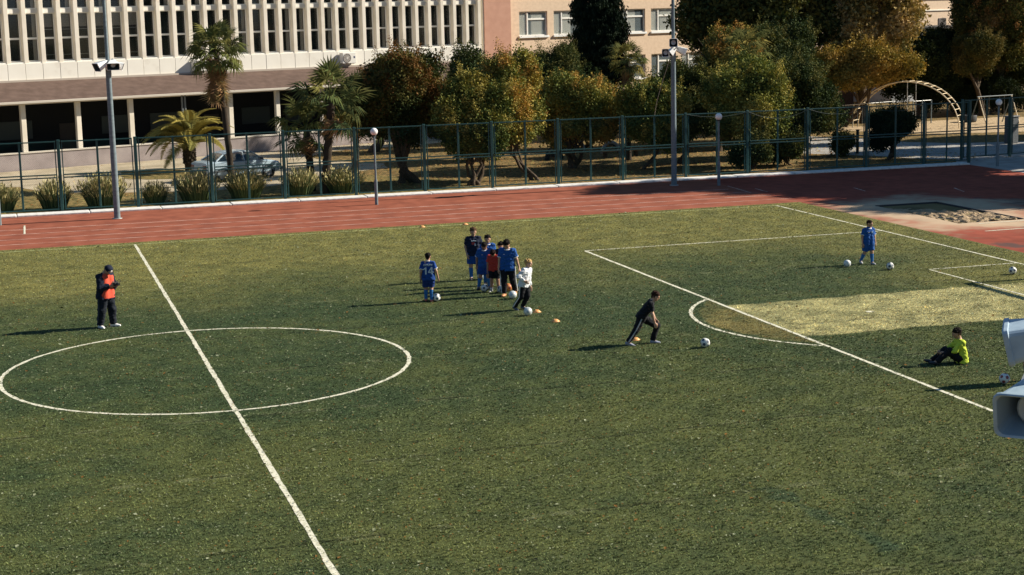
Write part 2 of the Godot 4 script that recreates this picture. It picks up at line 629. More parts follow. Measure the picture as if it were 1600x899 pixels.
func wear_sheen_image(size: int) -> Image:
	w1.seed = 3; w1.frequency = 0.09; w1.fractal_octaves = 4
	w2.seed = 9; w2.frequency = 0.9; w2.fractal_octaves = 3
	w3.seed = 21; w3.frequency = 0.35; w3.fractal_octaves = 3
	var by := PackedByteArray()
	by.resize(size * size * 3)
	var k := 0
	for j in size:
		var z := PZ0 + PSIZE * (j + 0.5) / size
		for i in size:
			var c := wear_sheen(PX0 + PSIZE * (i + 0.5) / size, z)
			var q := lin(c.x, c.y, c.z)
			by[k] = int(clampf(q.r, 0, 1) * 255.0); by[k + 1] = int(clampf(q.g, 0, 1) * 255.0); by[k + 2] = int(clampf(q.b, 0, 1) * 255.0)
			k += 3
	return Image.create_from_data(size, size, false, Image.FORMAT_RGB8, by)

# red surface round the sand pit with spilled sand and rubbed-through places
const RX0 := 26.15
const RZ0 := -32.5
func red_image(w: int, h: int, sx: float, sz: float) -> Image:
	var n1 := FastNoiseLite.new(); n1.seed = 13; n1.frequency = 0.25; n1.fractal_octaves = 4
	var n2 := FastNoiseLite.new(); n2.seed = 17; n2.frequency = 1.3; n2.fractal_octaves = 4
	var by := PackedByteArray()
	by.resize(w * h * 3)
	var k := 0
	for j in h:
		var z := RZ0 + sz * (j + 0.5) / h
		for i in w:
			var x := RX0 + sx * (i + 0.5) / w
			var a := n1.get_noise_2d(x, z)
			var b := n2.get_noise_2d(x, z)
			var c := Vector3(0.25, 0.06, 0.036) * (1.0 + a * 0.25 + b * 0.3)
			var worn := smoothstep(0.22, 0.42, n1.get_noise_2d(x * 1.4 + 50.0, z * 0.9) + b * 0.2) * smoothstep(-24.0, -19.0, z)
			c = c.lerp(Vector3(0.075, 0.055, 0.05), worn * 0.85)
			var dx := maxf(maxf(28.15 - x, x - 30.8), 0.0)
			var dz := maxf(maxf(-19.85 - z, z + 14.0), 0.0)
			var dd := sqrt(dx * dx + dz * dz)
			var dust := smoothstep(3.3, 0.2, dd + a * 1.8 + b * 0.9)
			c = c.lerp(Vector3(0.5, 0.37, 0.245) * (1.0 + b * 0.15), dust * 0.97)
			by[k] = int(clampf(lin(c.x, 0, 0).r, 0, 1) * 255.0); by[k + 1] = int(clampf(lin(0, c.y, 0).g, 0, 1) * 255.0); by[k + 2] = int(clampf(lin(0, 0, c.z).b, 0, 1) * 255.0)
			k += 3
	return Image.create_from_data(w, h, false, Image.FORMAT_RGB8, by)

func turf_sheet(called: String, x0: float, z0: float, x1: float, z1: float, mat: Material) -> void:
	var a := []
	a.resize(Mesh.ARRAY_MAX)
	var v := PackedVector3Array()
	var n := PackedVector3Array()
	var u1 := PackedVector2Array()
	var u2 := PackedVector2Array()
	for q in [Vector2(x0, z0), Vector2(x1, z0), Vector2(x1, z1), Vector2(x0, z1)]:
		v.append(Vector3(q.x, 0, q.y)); n.append(Vector3.UP)
		u1.append(q / 4.3)
		u2.append(Vector2((q.x - PX0) / PSIZE, (q.y - PZ0) / PSIZE))
	a[Mesh.ARRAY_VERTEX] = v; a[Mesh.ARRAY_NORMAL] = n; a[Mesh.ARRAY_TEX_UV] = u1; a[Mesh.ARRAY_TEX_UV2] = u2
	a[Mesh.ARRAY_INDEX] = PackedInt32Array([0, 1, 2, 0, 2, 3])
	var m := ArrayMesh.new()
	m.add_surface_from_arrays(Mesh.PRIMITIVE_TRIANGLES, a)
	put_mesh(called, m, mat).set_meta("kind", "structure")

func pv(l: Array) -> PackedVector2Array:
	var o := PackedVector2Array()
	for k in range(0, l.size(), 2): o.append(Vector2(l[k], l[k + 1]))
	return o

# an outline broken into short uneven pieces
func ragged(p: PackedVector2Array, step: float, amp: float) -> PackedVector2Array:
	var o := PackedVector2Array()
	for i in p.size():
		var a := p[i]
		var b := p[(i + 1) % p.size()]
		var m := maxi(1, int(a.distance_to(b) / step))
		var nn := (b - a).orthogonal().normalized()
		for j in m:
			o.append(a.lerp(b, float(j) / m) + nn * rng.randf_range(-amp, amp) * (0.0 if j == 0 else 1.0))
	return o

func ground() -> void:
	# wide ground to the horizon, a little under everything laid on it
	var b := Buf.new()
	b.sheet(-1500, -1500, 1500, 1500, -0.03)
	struct("ground", b, nm([[0.0, 0.08, 0.07, 0.03], [0.5, 0.16, 0.12, 0.05], [1.0, 0.24, 0.18, 0.08]], 12.0, 0.01, 0.95, 0.0, 512, 6))

	var micro := ImageTexture.create_from_image(turf_image(1024, 90000))
	var t := StandardMaterial3D.new()
	t.albedo_texture = micro
	t.roughness = 0.85
	t.metallic_specular = 0.25
	t.heightmap_enabled = true
	t.heightmap_texture = micro
	t.heightmap_scale = 1.2
	t.detail_enabled = true
	t.detail_albedo = ImageTexture.create_from_image(wear_sheen_image(1280))
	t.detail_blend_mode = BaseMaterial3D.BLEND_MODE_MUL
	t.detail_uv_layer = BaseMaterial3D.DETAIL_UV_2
	t.texture_filter = BaseMaterial3D.TEXTURE_FILTER_LINEAR_WITH_MIPMAPS
	M.turf = t
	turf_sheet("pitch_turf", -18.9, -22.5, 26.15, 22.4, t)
	var far := t.duplicate()
	far.detail_enabled = false
	far.albedo_color = lin(0.17, 0.18, 0.07)
	turf_sheet("pitch_turf", -60, -22.5, -18.9, 22.4, far)
	turf_sheet("pitch_turf", -60, 22.4, 26.15, 24.0, far)
	# small pale bits of leaf and crumb lying on the turf
	var lm := Buf.new()
	lm.quad(Vector3(-0.5, 0, 0), Vector3(0, 0.12, 0.32), Vector3(0.5, 0, 0), Vector3(0, 0.05, -0.32))
	var xs := []
	var cs := []
	for k in 110000:
		var x := rng.randf_range(-14.0, 26.0)
		var z := rng.randf_range(-22.4, 16.0)
		var s := rng.randf_range(0.016, 0.05)
		if rng.randf() < 0.04: s *= 2.0
		xs.append(Transform3D(Basis(Vector3.UP, rng.randf() * TAU).rotated(Vector3.RIGHT, rng.randfn() * 0.3).scaled(Vector3.ONE * s), Vector3(x, 0.02, z)))
		var g := rng.randf()
		cs.append(Color(0.15, 0.165, 0.085).lerp(Color(0.42, 0.44, 0.29), rng.randf() * rng.randf()) if g < 0.6 else (Color(0.2, 0.1, 0.03) if g < 0.76 else Color(0.03, 0.035, 0.02)))
	tag(multi("leaf_litter", lm.mesh(), M.leaf, xs, cs), "small pale dry leaf bits scattered over the green football pitch", "leaf litter", "", "stuff")

	# standing tufts of yarn over the nearer part of the pitch
	var tb := Buf.new()
	for k in 7:
		var an := TAU * k / 7.0 + rng.randf() * 0.5
		var p := Vector3(cos(an), 0, sin(an)) * rng.randf_range(0.0, 0.018)
		var sd := Vector3(-sin(an * 1.7), 0, cos(an * 1.7)) * 0.0045
		var e := p + Vector3(cos(an) * 0.02 + 0.004, rng.randf_range(0.016, 0.028), sin(an) * 0.02)
		tb.tri(p - sd, e, p + sd)
	xs = []
	cs = []
	for k in 360000:
		var f := rng.randf()
		var z := lerpf(21.0, -22.3, f * (0.6 + 0.4 * f))
		var x := rng.randf_range(-4.0 - 9.5, 26.0)
		if z < 0.0 and rng.randf() < 0.35: continue
		var on_line := absf(x) < 0.055 or absf(x - 13.85) < 0.055 or absf(Vector2(x, z).length() - 4.575) < 0.05 or absf(z + 21.89) < 0.05 or absf(x - 24.81) < 0.05
		if on_line and rng.randf() < 0.88: continue
		var s := rng.randf_range(0.7, 1.35)
		xs.append(Transform3D(Basis(Vector3.UP, rng.randf() * TAU).scaled(Vector3(s, s * rng.randf_range(0.7, 1.2), s)), Vector3(x, 0.0, z)))
		var c := wear_sheen(x, z) * 0.88 * exp(rng.randfn() * 0.36)
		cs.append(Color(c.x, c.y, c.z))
	var tm := leafmat(1, 1, 1, 0.25)
	tag(multi("turf_tufts", tb.mesh(), tm, xs, cs), "short green and straw coloured tufts of yarn standing on the pitch", "turf tufts", "", "stuff")

	# running track along the far side
	b = Buf.new()
	b.sheet(-60, -32.5, 26.15, -22.5, 0.0)
	struct("running_track", b, M.track)
	var red := StandardMaterial3D.new()
	red.albedo_texture = ImageTexture.create_from_image(red_image(512, 1024, 14.0, 56.5))
	red.roughness = 0.92
	red.metallic_specular = 0.25
	red.texture_repeat = false
	# red surface beyond the goal line, with the jumping pit cut out of it
	var am := Buf.new()
	for q in [[26.15, -32.5, 40.15, -19.85], [26.15, -19.85, 28.15, -14.0], [30.8, -19.85, 40.15, -14.0], [26.15, -14.0, 40.15, 24.0]]:
		var base := am.v.size()
		for p in [Vector2(q[0], q[1]), Vector2(q[2], q[1]), Vector2(q[2], q[3]), Vector2(q[0], q[3])]:
			am.v.append(Vector3(p.x, 0, p.y)); am.n.append(Vector3.UP); am.c.append(Color.WHITE)
			am.uv.append(Vector2((p.x - RX0) / 14.0, (p.y - RZ0) / 56.5))
		am.ix.append_array([base, base + 1, base + 2, base, base + 2, base + 3])
	struct("running_track", am, red)
	# jumping pit: boards round a hollow of raked sand
	var pit := thing("jumping_pit", "long jump pit of trampled sand framed by dark boards beyond goal line", "sand pit", Vector3(29.475, 0, -16.925))
	for q in [[Vector3(0, -0.12, -2.95), Vector3(2.73, 0.3, 0.08)], [Vector3(0, -0.155, 2.95), Vector3(2.73, 0.3, 0.08)], [Vector3(-1.325, -0.155, 0), Vector3(0.08, 0.3, 5.8)], [Vector3(1.325, -0.12, 0), Vector3(0.08, 0.3, 5.8)]]:
		b = Buf.new()
		b.cbox(q[0], q[1], 0.01)
		obj("board", b, sm(0.05, 0.045, 0.045, 0.9), pit)
	var nn := FastNoiseLite.new(); nn.seed = 4; nn.frequency = 1.6; nn.fractal_octaves = 3
	b = Buf.new()
	var gx := 44
	var gz := 96
	var hs := []
	for j in gz + 1:
		for i in gx + 1:
			var x := -1.285 + 2.57 * i / gx
			var z := -2.91 + 5.82 * j / gz
			var m := smoothstep(-2.7, -0.2, z - (x - 0.3) * 0.9)
			hs.append(Vector3(x, -0.26 + 0.25 * m + nn.get_noise_2d(x, z) * 0.1 * (0.5 + m * (1.0 - 0.7 * smoothstep(0.9, 1.28, absf(x)))), z))
	for j in gz:
		for i in gx:
			var k := j * (gx + 1) + i
			b.quad(hs[k], hs[k + 1], hs[k + gx + 2], hs[k + gx + 1])
	obj("sand", b, nm([[0.0, 0.2, 0.14, 0.085], [0.5, 0.36, 0.26, 0.16], [1.0, 0.5, 0.38, 0.24]], 2.0, 0.025, 0.95, 2.0), pit)

	# pavement to the right of the track, and the lawns, roads and paths beyond the fence
	b = Buf.new()
	b.poly(pv([40.15, 24, 40.15, -33.6, 41.2, -35.3, 46.0, -36.6, 60, -40, 90, -40, 90, 24]), 0.0)
	struct("pavement", b, M.path)
	b = Buf.new()
	b.poly(pv([-30, -33.6, 40.15, -33.6, 41.2, -35.3, 46.0, -36.6, 60, -40.0, 90, -40, 90, -90, 30, -90, 21.5, -64, -30, -44.5]), -0.015)
	struct("lawn", b, M.leafy)
	b = Buf.new()
	b.poly(ragged(pv([-30, -44.6, -30, -42, -9, -46.5, -5.4, -46.6, -3.6, -45.4, -2.8, -43.0, -1.7, -41.4, 1.1, -40.2, 3.9, -39.3, 6.9, -39.4, 9.3, -40.9, 12.2, -44.4, 14.6, -46.0, 14.9, -48.3, 12.6, -51.4, 11.9, -54.4, 13.5, -57.6, 19.0, -59.2, 23, -61, 21.2, -63.8]), 0.7, 0.1), -0.009)
	struct("road", b, M.road)
	b = Buf.new()
	b.poly(ragged(pv([1.4, -51.0, 4.8, -50.4, 5.2, -47.9, 4.0, -45.4, 2.4, -45.9, 1.3, -47.2]), 0.5, 0.1), -0.003)
	struct("lawn", b, M.lawn)
	b = Buf.new()
	b.poly(ragged(pv([-30, -33.55, 16, -33.55, 16, -38, 13, -42.5, 9.4, -40.4, 6.9, -38.7, 3.9, -38.7, 1.1, -39.6, -1.7, -40.9, -2.9, -42.8, -3.8, -45.2, -5.4, -46.2, -9, -46.0, -30, -41.5]), 0.6, 0.12), -0.004)
	struct("lawn", b, M.lawn)
	b = Buf.new()
	b.poly(ragged(pv([34.6, -50.6, 34.4, -46.6, 35.8, -42.8, 38.6, -38.9, 40.2, -35.9, 41.3, -35.4, 46.3, -36.8, 60, -40.2, 60, -44, 49.4, -42.6, 46.3, -43.6, 44.4, -45.6, 43.7, -49.2, 41.6, -52.4]), 0.6, 0.08), -0.008)
	struct("path", b, M.path)
	b = Buf.new()
	b.poly(ragged(pv([45.6, -58.6, 45.6, -55.2, 47.5, -50.7, 50.2, -49.3, 54.1, -48.4, 60, -50, 66, -55, 60, -60, 53, -59.2, 49.5, -57.4]), 0.6, 0.15), -0.005)
	struct("playground_sand", b, M.sand)
	# fallen leaves under the trees beyond the fence
	xs = []
	cs = []
	for k in 16000:
		var x := rng.randf_range(10.0, 44.0)
		var z := rng.randf_range(-62.0, -34.0)
		if rng.randf() < 0.3: x = rng.randf_range(-8.0, 14.0)
		if z < -56.0 - 0.38 * x + 0.4: continue
		if x < 14.0 and z < -40.0 and rng.randf() < 0.9: continue
		var s := rng.randf_range(0.05, 0.13)
		xs.append(Transform3D(Basis(Vector3.UP, rng.randf() * TAU).rotated(Vector3.RIGHT, rng.randfn() * 0.35).scaled(Vector3.ONE * s), Vector3(x, 0.02, z)))
		cs.append([Color(0.42, 0.22, 0.07), Color(0.5, 0.33, 0.12), Color(0.28, 0.13, 0.05), Color(0.3, 0.3, 0.09)][rng.randi() % 4])
	tag(multi("fallen_leaves", lm.mesh(), M.leaf, xs, cs), "orange and brown fallen leaves under the trees beyond the fence", "fallen leaves", "", "stuff")

# a painted strip along a line of points, with a slightly uneven edge
func strip(pts: PackedVector2Array, w: float, y: float, step := 0.25, wob := 0.008) -> Buf:
	var b := Buf.new()
	var dense := PackedVector2Array()
	for i in pts.size() - 1:
		var m := maxi(1, int(pts[i].distance_to(pts[i + 1]) / step))
		for j in m: dense.append(pts[i].lerp(pts[i + 1], float(j) / m))
	dense.append(pts[-1])
	for i in dense.size():
		var t := (dense[mini(i + 1, dense.size() - 1)] - dense[maxi(i - 1, 0)]).normalized()
		var nn := t.orthogonal()
		for s in [-1.0, 1.0]:
			var p: Vector2 = dense[i] + nn * s * (w * 0.5 + rng.randf_range(-wob, wob))
			b.v.append(Vector3(p.x, y, p.y)); b.n.append(Vector3.UP); b.uv.append(p); b.c.append(Color.WHITE)
		if i > 0:
			var k := i * 2
			b.ix.append_array([k - 2, k, k - 1, k - 1, k, k + 1])
	return b

func arc(cx: float, cz: float, r: float, a0: float, a1: float) -> PackedVector2Array:
	var o := PackedVector2Array()
	for i in 97:
		var a := lerpf(a0, a1, i / 96.0)
		o.append(Vector2(cx + r * cos(a), cz + r * sin(a)))
	return o

func pitch_markings() -> void:
	var L := 24.81
	var W := 21.89
	var y := 0.005
	struct("touchline", strip(pv([-40, -W, L, -W]), 0.085, y), M.far_line)
	struct("goal_line", strip(pv([L, -W + 0.05, L, 23]), 0.09, y), M.line)
	struct("halfway_line", strip(pv([0, -W + 0.05, 0, 23]), 0.1, y, 0.25, 0.012), M.line)
	struct("centre_circle", strip(arc(0, 0, 4.575, 0.011, PI - 0.011), 0.095, y, 0.2, 0.012), M.line)
	struct("centre_circle", strip(arc(0, 0, 4.575, PI + 0.011, TAU - 0.011), 0.095, y, 0.2, 0.012), M.line)
	struct("penalty_area_line", strip(pv([L - 0.05, -13.46, 13.85, -13.46, ]), 0.09, y), M.line)
	struct("penalty_area_line", strip(pv([13.85, -13.41, 13.85, 13.46]), 0.1, y), M.line)
	struct("goal_area_line", strip(pv([L - 0.05, -5.376, 21.8, -5.376]), 0.085, y), M.line)
	struct("goal_area_line", strip(pv([21.8, -5.33, 21.8, 5.376]), 0.09, y), M.line)
	var h := acos(3.05 / 4.6)
	struct("penalty_arc", strip(arc(16.89, 0, 4.6, PI - h + 0.02, PI + h - 0.02), 0.1, y, 0.2, 0.012), M.line)
	var b := Buf.new()
	var sp := PackedVector2Array()
	for i in 14: sp.append(Vector2(16.89 + 0.12 * cos(TAU * i / 14.0), 0.12 * sin(TAU * i / 14.0)))
	b.poly(sp, y)
	struct("penalty_spot", b, M.line)
	var k := 0
	for z in [-28.15, -26.7, -25.2, -23.8]:
		struct("lane_line", strip(pv([-40, z, 25.6 + k * 0.3, z]), 0.07, 0.004, 0.4), M.lane)
		k += 1
	for q in [[-3.64, -29.39, -3.68, -26.74], [26.08, -29.29, 25.83, -26.3], [26.69, -27.78, 26.6, -26.39], [30.5, -26.07, 30.3, -24.7], [34.1, -23.96, 33.7, -22.56]]:
		struct("track_mark", strip(pv(q), 0.07, 0.008), M.lane if q[0] > 0 else M.line)
	for q in [[28.7, -13.62, 31.0, -13.7], [27.85, -11.85, 31.0, -11.92]]:
		struct("runway_line", strip(pv(q), 0.09, 0.005), M.line)

func kerb_and_fence() -> void:
	var b := Buf.new()
	var x := -30.0
	var i := 0
	while x < 40.2:
		var w := minf(2.9, 40.2 - x)
		b = Buf.new()
		b.cbox(Vector3(x + w * 0.5, 0.0 + rng.randf_range(-0.006, 0.006), -32.8 + rng.randf_range(-0.01, 0.01)), Vector3(w - 0.012, 0.15, 0.72), 0.03)
		struct("kerb", b, M.kerb)
		x += w
		i += 1
	# wire netting: thin crossing wires of one bay
	var pw := 2.86
	var ph := 2.78
	var wires := Buf.new()
	var gap := 0.085
	var k := -int(ph / gap)
	while k * gap < pw:
		for s in [0, 1]:
			var x0 := maxf(0.0, k * gap)
			var x1 := minf(pw, k * gap + ph)
			if x1 - x0 > 0.05:
				var y0 := x0 - k * gap
				var y1 := x1 - k * gap
				var a := Vector3(x0 if s == 0 else pw - x0, y0, 0.004 * (s * 2 - 1))
				var c := Vector3(x1 if s == 0 else pw - x1, y1, 0.004 * (s * 2 - 1))
				wires.tube([a, c], [0.0014, 0.0014], 3, false)
		k += 1
	var wm := wires.mesh()
	var post := Buf.new(); post.cbox(Vector3(0, 1.5, 0), Vector3(0.13, 3.02, 0.1), 0.012)
	var thin := Buf.new(); thin.cbox(Vector3(0, 1.48, 0), Vector3(0.045, 2.86, 0.04), 0.006)
	var mid := Buf.new(); mid.cbox(Vector3(0, 1.48, 0), Vector3(0.085, 2.86, 0.05), 0.008)
	var railm := Buf.new(); railm.cbox(Vector3(0, 0, 0), Vector3(pw, 0.05, 0.045), 0.006)
	var wiremat := sm(0.007, 0.042, 0.04, 0.9, 0.0, 0.1)
	var f := thing("sports_fence", "tall dark green steel fence of framed wire netting along the red track", "fence", Vector3(0, 0.0, -33.3))
	tag(f, "", "", "green sports fences")
	for n in range(-7, 15):
		var px := -2.07 + 3.095 * n
		if n == 14: px = 40.66
		put_mesh("post", post.mesh() if n == -7 else f.get_node("post").mesh, M.fence, f, Transform3D(Basis(), Vector3(px, 0.0, 0)))
		if n == 14: break
		var t := Transform3D(Basis(), Vector3(px + 1.55, 0, 0))
		if n == 13: t = Transform3D(Basis().scaled(Vector3(0.8, 1, 1)), Vector3(px + 1.25, 0, 0))
		fence_bay(f, t, pw, thin, mid, railm, wm, wiremat)
	var g := thing("sports_fence", "shorter green wire fence beyond the grey pavement right of the track corner", "fence", Vector3(41.05, 0, -34.6), 0.15, "green sports fences")
	for n in 5:
		put_mesh("post", f.get_node("post").mesh, M.fence, g, Transform3D(Basis(), Vector3(3.095 * n, 0.0, 0)))
		if n < 4: fence_bay(g, Transform3D(Basis(), Vector3(3.095 * n + 1.55, 0, 0)), pw, thin, mid, railm, wm, wiremat)
	# light cable slung along the top of the fence
	var c2 := Buf.new()
	for n in range(9, 13):
		var x0 := -2.07 + 3.095 * n
		var pts := []
		var sag := rng.randf_range(0.15, 0.42)
		for j in 9: pts.append(Vector3(x0 + 3.095 * j / 8.0, 2.95 - sag * 4.0 * (j / 8.0) * (1.0 - j / 8.0), -33.2))
		c2.tube(pts, [0.009, 0.009, 0.009, 0.009, 0.009, 0.009, 0.009, 0.009, 0.009], 4, false)
	tag(obj("slack_cable", c2, sm(0.04, 0.06, 0.055, 0.6)), "thin slack cable looped along the top of the green fence", "cable")

var fb := {}
func fence_bay(f: Node3D, t: Transform3D, pw: float, thin: Buf, mid: Buf, rail: Buf, wm: Mesh, wmat: Material) -> void:
	if fb.is_empty():
		fb = {"thin": thin.mesh(), "mid": mid.mesh(), "rail": rail.mesh()}
	for s in [-1.0, 1.0]:
		put_mesh("frame_post", fb.thin, M.fence, f, t * Transform3D(Basis(), Vector3(s * (pw * 0.5 - 0.02), 0.06, 0.0)))
	put_mesh("middle_post", fb.mid, M.fence, f, t * Transform3D(Basis(), Vector3(0, 0.06, 0)))
	for y in [0.15, 1.46, 1.58, 2.94]:
		put_mesh("rail", fb.rail, M.fence, f, t * Transform3D(Basis(), Vector3(0, y, 0.03 if y < 1.4 or y > 2 else 0.045)))
	put_mesh("wire_mesh", wm, wmat, f, t * Transform3D(Basis(), Vector3(-pw * 0.5, 0.14, -0.035))).set_meta("kind", "stuff")

# ---------------------------------------------------------------- buildings
const BYAW := 0.3632

func wall_frame() -> Transform3D:
	return Transform3D(Basis(Vector3.UP, BYAW), Vector3(0, 0, -55.91))

func school_building() -> void:
	var o := thing("school_building", "long cream school block with closely set vertical windows over brown lean-to roof", "building", Vector3(0, 0, -55.91), BYAW)
	var s0 := -14.0
	var s1 := 29.75
	var b := Buf.new()
	b.span(Vector3(s0, -0.1, -0.25), Vector3(s1, 0.88, 0.0))
	obj("low_wall", b, M.lilac, o)
	b = Buf.new()
	b.span(Vector3(s0, 0.88, -0.3), Vector3(s1, 0.945, 0.045))
	obj("wall_cap", b, sm(0.6, 0.55, 0.47, 0.8), o)
	b = Buf.new()
	b.cbox(Vector3(0, 2.2, -0.13), Vector3(0.27, 2.52, 0.24), 0.015)
	var cm := b.mesh()
	for k in range(-3, 10):
		var s := -0.27 + 3.09 * k
		if k == 2: continue
		put_mesh("column", cm, M.cream, o, Transform3D(Basis(), Vector3(s, 0, 0)))
	b = Buf.new()
	for dx in [-0.09, 0.09]: b.tube([Vector3(6.0 + dx, 0.94, 0.0), Vector3(6.0 + dx, 3.5, 0.0)], [0.06, 0.06], 8)
	obj("drain_pipe", b, sm(0.16, 0.18, 0.19, 0.5), o)
	b = Buf.new()
	b.span(Vector3(s0, 3.46, -0.24), Vector3(s1, 3.6, 0.02))
	obj("beam", b, M.cream, o)
	# lean-to roof
	b = Buf.new()
	var prof := PackedVector2Array([Vector2(-0.5, 3.6), Vector2(-0.5, 3.66), Vector2(2.96, 4.58), Vector2(2.96, 4.46), Vector2(-0.3, 3.605)])
	b.prism(prof, s0, s1, Basis(Vector3(0, 0, -1), Vector3(0, 1, 0), Vector3(1, 0, 0)))
	obj("lean_to_roof", b, M.roof, o)
	b = Buf.new()
	b.cbox(Vector3((s0 + s1) * 0.5, 3.6, 0.535), Vector3(s1 - s0, 0.13, 0.065), 0.015)
	obj("gutter", b, sm(0.5, 0.45, 0.38, 0.6), o)
	b = Buf.new()
	b.span(Vector3(s0, 4.55, -2.98), Vector3(s1, 4.66, -2.86))
	obj("flashing", b, sm(0.42, 0.36, 0.3, 0.9), o)
	# open ground floor, its roof shade put into near-black surfaces
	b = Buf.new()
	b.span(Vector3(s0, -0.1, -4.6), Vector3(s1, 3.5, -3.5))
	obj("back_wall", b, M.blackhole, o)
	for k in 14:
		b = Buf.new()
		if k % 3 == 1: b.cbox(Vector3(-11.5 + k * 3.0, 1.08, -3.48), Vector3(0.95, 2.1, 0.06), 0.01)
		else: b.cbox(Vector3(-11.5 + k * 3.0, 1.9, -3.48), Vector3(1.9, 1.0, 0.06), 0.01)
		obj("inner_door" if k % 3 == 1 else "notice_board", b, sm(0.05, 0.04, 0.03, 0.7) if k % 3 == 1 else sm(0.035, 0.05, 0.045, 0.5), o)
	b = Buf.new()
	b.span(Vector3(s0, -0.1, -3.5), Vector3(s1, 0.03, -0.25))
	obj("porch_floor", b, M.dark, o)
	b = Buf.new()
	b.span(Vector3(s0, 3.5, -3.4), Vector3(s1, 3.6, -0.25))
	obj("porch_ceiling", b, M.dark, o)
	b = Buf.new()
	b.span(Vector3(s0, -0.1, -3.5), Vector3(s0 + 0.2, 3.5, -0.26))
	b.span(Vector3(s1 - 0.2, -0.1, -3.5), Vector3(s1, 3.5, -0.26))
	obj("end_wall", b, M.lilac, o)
	# upper storeys
	b = Buf.new()
	b.span(Vector3(s0, 4.4, -4.6), Vector3(s1, 12.0, -4.4))
	b.span(Vector3(s0, 6.84, -4.4), Vector3(s1, 6.98, -3.42))
	b.span(Vector3(s0, 8.28, -4.4), Vector3(s1, 8.46, -3.42))
	b.span(Vector3(s0, 9.72, -4.4), Vector3(s1, 9.86, -3.42))
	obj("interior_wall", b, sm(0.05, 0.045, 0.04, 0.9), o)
	b = Buf.new()
	b.span(Vector3(s0 - 0.1, 11.1, -4.6), Vector3(s1, 12.3, -3.0))
	b.span(Vector3(s0 - 0.1, 12.3, -14.0), Vector3(s1, 12.4, -2.95))
	b.span(Vector3(s0 - 0.1, -0.1, -14.0), Vector3(s0, 12.3, -4.6))
	b.span(Vector3(s0 - 0.1, 4.4, -4.6), Vector3(s0, 12.3, -3.0))
	b.span(Vector3(s1 - 0.1, 4.4, -14.0), Vector3(s1, 12.3, -3.25))
	obj("wall", b, M.cream, o)
	b = Buf.new()
	b.cbox(Vector3(0, 7.85, -3.18), Vector3(0.25, 6.5, 0.36), 0.012)
	var pm := b.mesh()
	b = Buf.new()
	b.cbox(Vector3(0.5, 5.07, -3.16), Vector3(0.982, 0.94, 0.42), 0.012)
	var sp := b.mesh()
	b = Buf.new()
	b.cbox(Vector3(0.5, 5.58, -3.2), Vector3(0.75, 0.07, 0.34), 0.01)
	var sill := b.mesh()
	b = Buf.new()
	b.cbox(Vector3(0.5, 8.37, -3.3), Vector3(0.75, 0.24, 0.24), 0.01)
	var band := b.mesh()
	# one storey's window: frame with a middle bar, two panes
	b = Buf.new()
	for q in [[Vector3(0.155, 0, 0), Vector3(0.06, 2.64, 0.07)], [Vector3(0.845, 0, 0), Vector3(0.06, 2.64, 0.07)], [Vector3(0.5, 1.29, 0), Vector3(0.63, 0.06, 0.07)], [Vector3(0.5, -1.29, 0), Vector3(0.63, 0.06, 0.07)], [Vector3(0.5, -0.06, 0.005), Vector3(0.63, 0.11, 0.08)]]:
		b.cbox(q[0], q[1], 0.008)
	var wf := b.mesh()
	b = Buf.new(); b.box(Vector3(0.5, -0.687, 0), Vector3(0.63, 1.144, 0.012))
	var p0 := b.mesh()
	b = Buf.new(); b.box(Vector3(0.5, 0.627, 0), Vector3(0.63, 1.264, 0.012))
	var p1 := b.mesh()
	b = Buf.new(); b.box(Vector3(0.5, 0.9, 0), Vector3(0.62, 0.72, 0.01))
	var bl := b.mesh()
	b = Buf.new(); b.box(Vector3(0.5, 0.4, 0), Vector3(0.62, 0.03, 0.02)); b.box(Vector3(0.5, -0.99, 0), Vector3(0.62, 0.025, 0.02))
	var bar := b.mesh()
	b = Buf.new(); b.box(Vector3(0.72, 0.0, 0), Vector3(0.2, 2.5, 0.02))
	var cur := b.mesh()
	for k in range(-14, 30):
		var s := 0.21 + k
		var t := Transform3D(Basis(), Vector3(s, 0, 0))
		put_mesh("pilaster", pm, M.cream, o, t)
		if k == 29: break
		put_mesh("spandrel_panel", sp, M.panel, o, Transform3D(Basis(), Vector3(s - 0.12, 0, rng.randf_range(-0.006, 0.006))))
		put_mesh("sill", sill, M.frame, o, t)
		put_mesh("band", band, M.panel, o, t)
		for fl in 2:
			var y := 6.95 + fl * 2.86
			var w := put_mesh("window", wf, M.frame, o, Transform3D(Basis(), Vector3(s, y, -3.36)))
			put_mesh("pane", p0, M.glass, w, Transform3D(Basis(Vector3.UP, rng.randf_range(-0.006, 0.006)), Vector3(0, 0, -0.01)))
			put_mesh("pane", p1, M.glass, w, Transform3D(Basis(Vector3.UP, rng.randf_range(-0.006, 0.006)), Vector3(0, 0, -0.01)))
			if fl == 0 and k >= -1 and k <= 4: put_mesh("blind", bl, M.blind, w, Transform3D(Basis(), Vector3(0, 0, -0.09)))  # pale panel standing in for reflections in the upper panes
			if fl == 0 and k >= -1 and k <= 4: put_mesh("inner_bar", bar, sm(0.45, 0.45, 0.42), w, Transform3D(Basis(), Vector3(0, 0, -0.08)))
			elif rng.randf() < 0.22 or k == -2: put_mesh("curtain", cur, M.curtain, w, Transform3D(Basis(), Vector3(0, 0, -0.12)))
	# air conditioners on the spandrels
	ac_unit(Vector3(18.7, 4.78, -2.95), "cream air conditioner with blue badge on the facade beside the dark trees")
	ac_unit(Vector3(8.55, 4.72, -2.95), "cream air conditioner on the facade behind the tall palm")

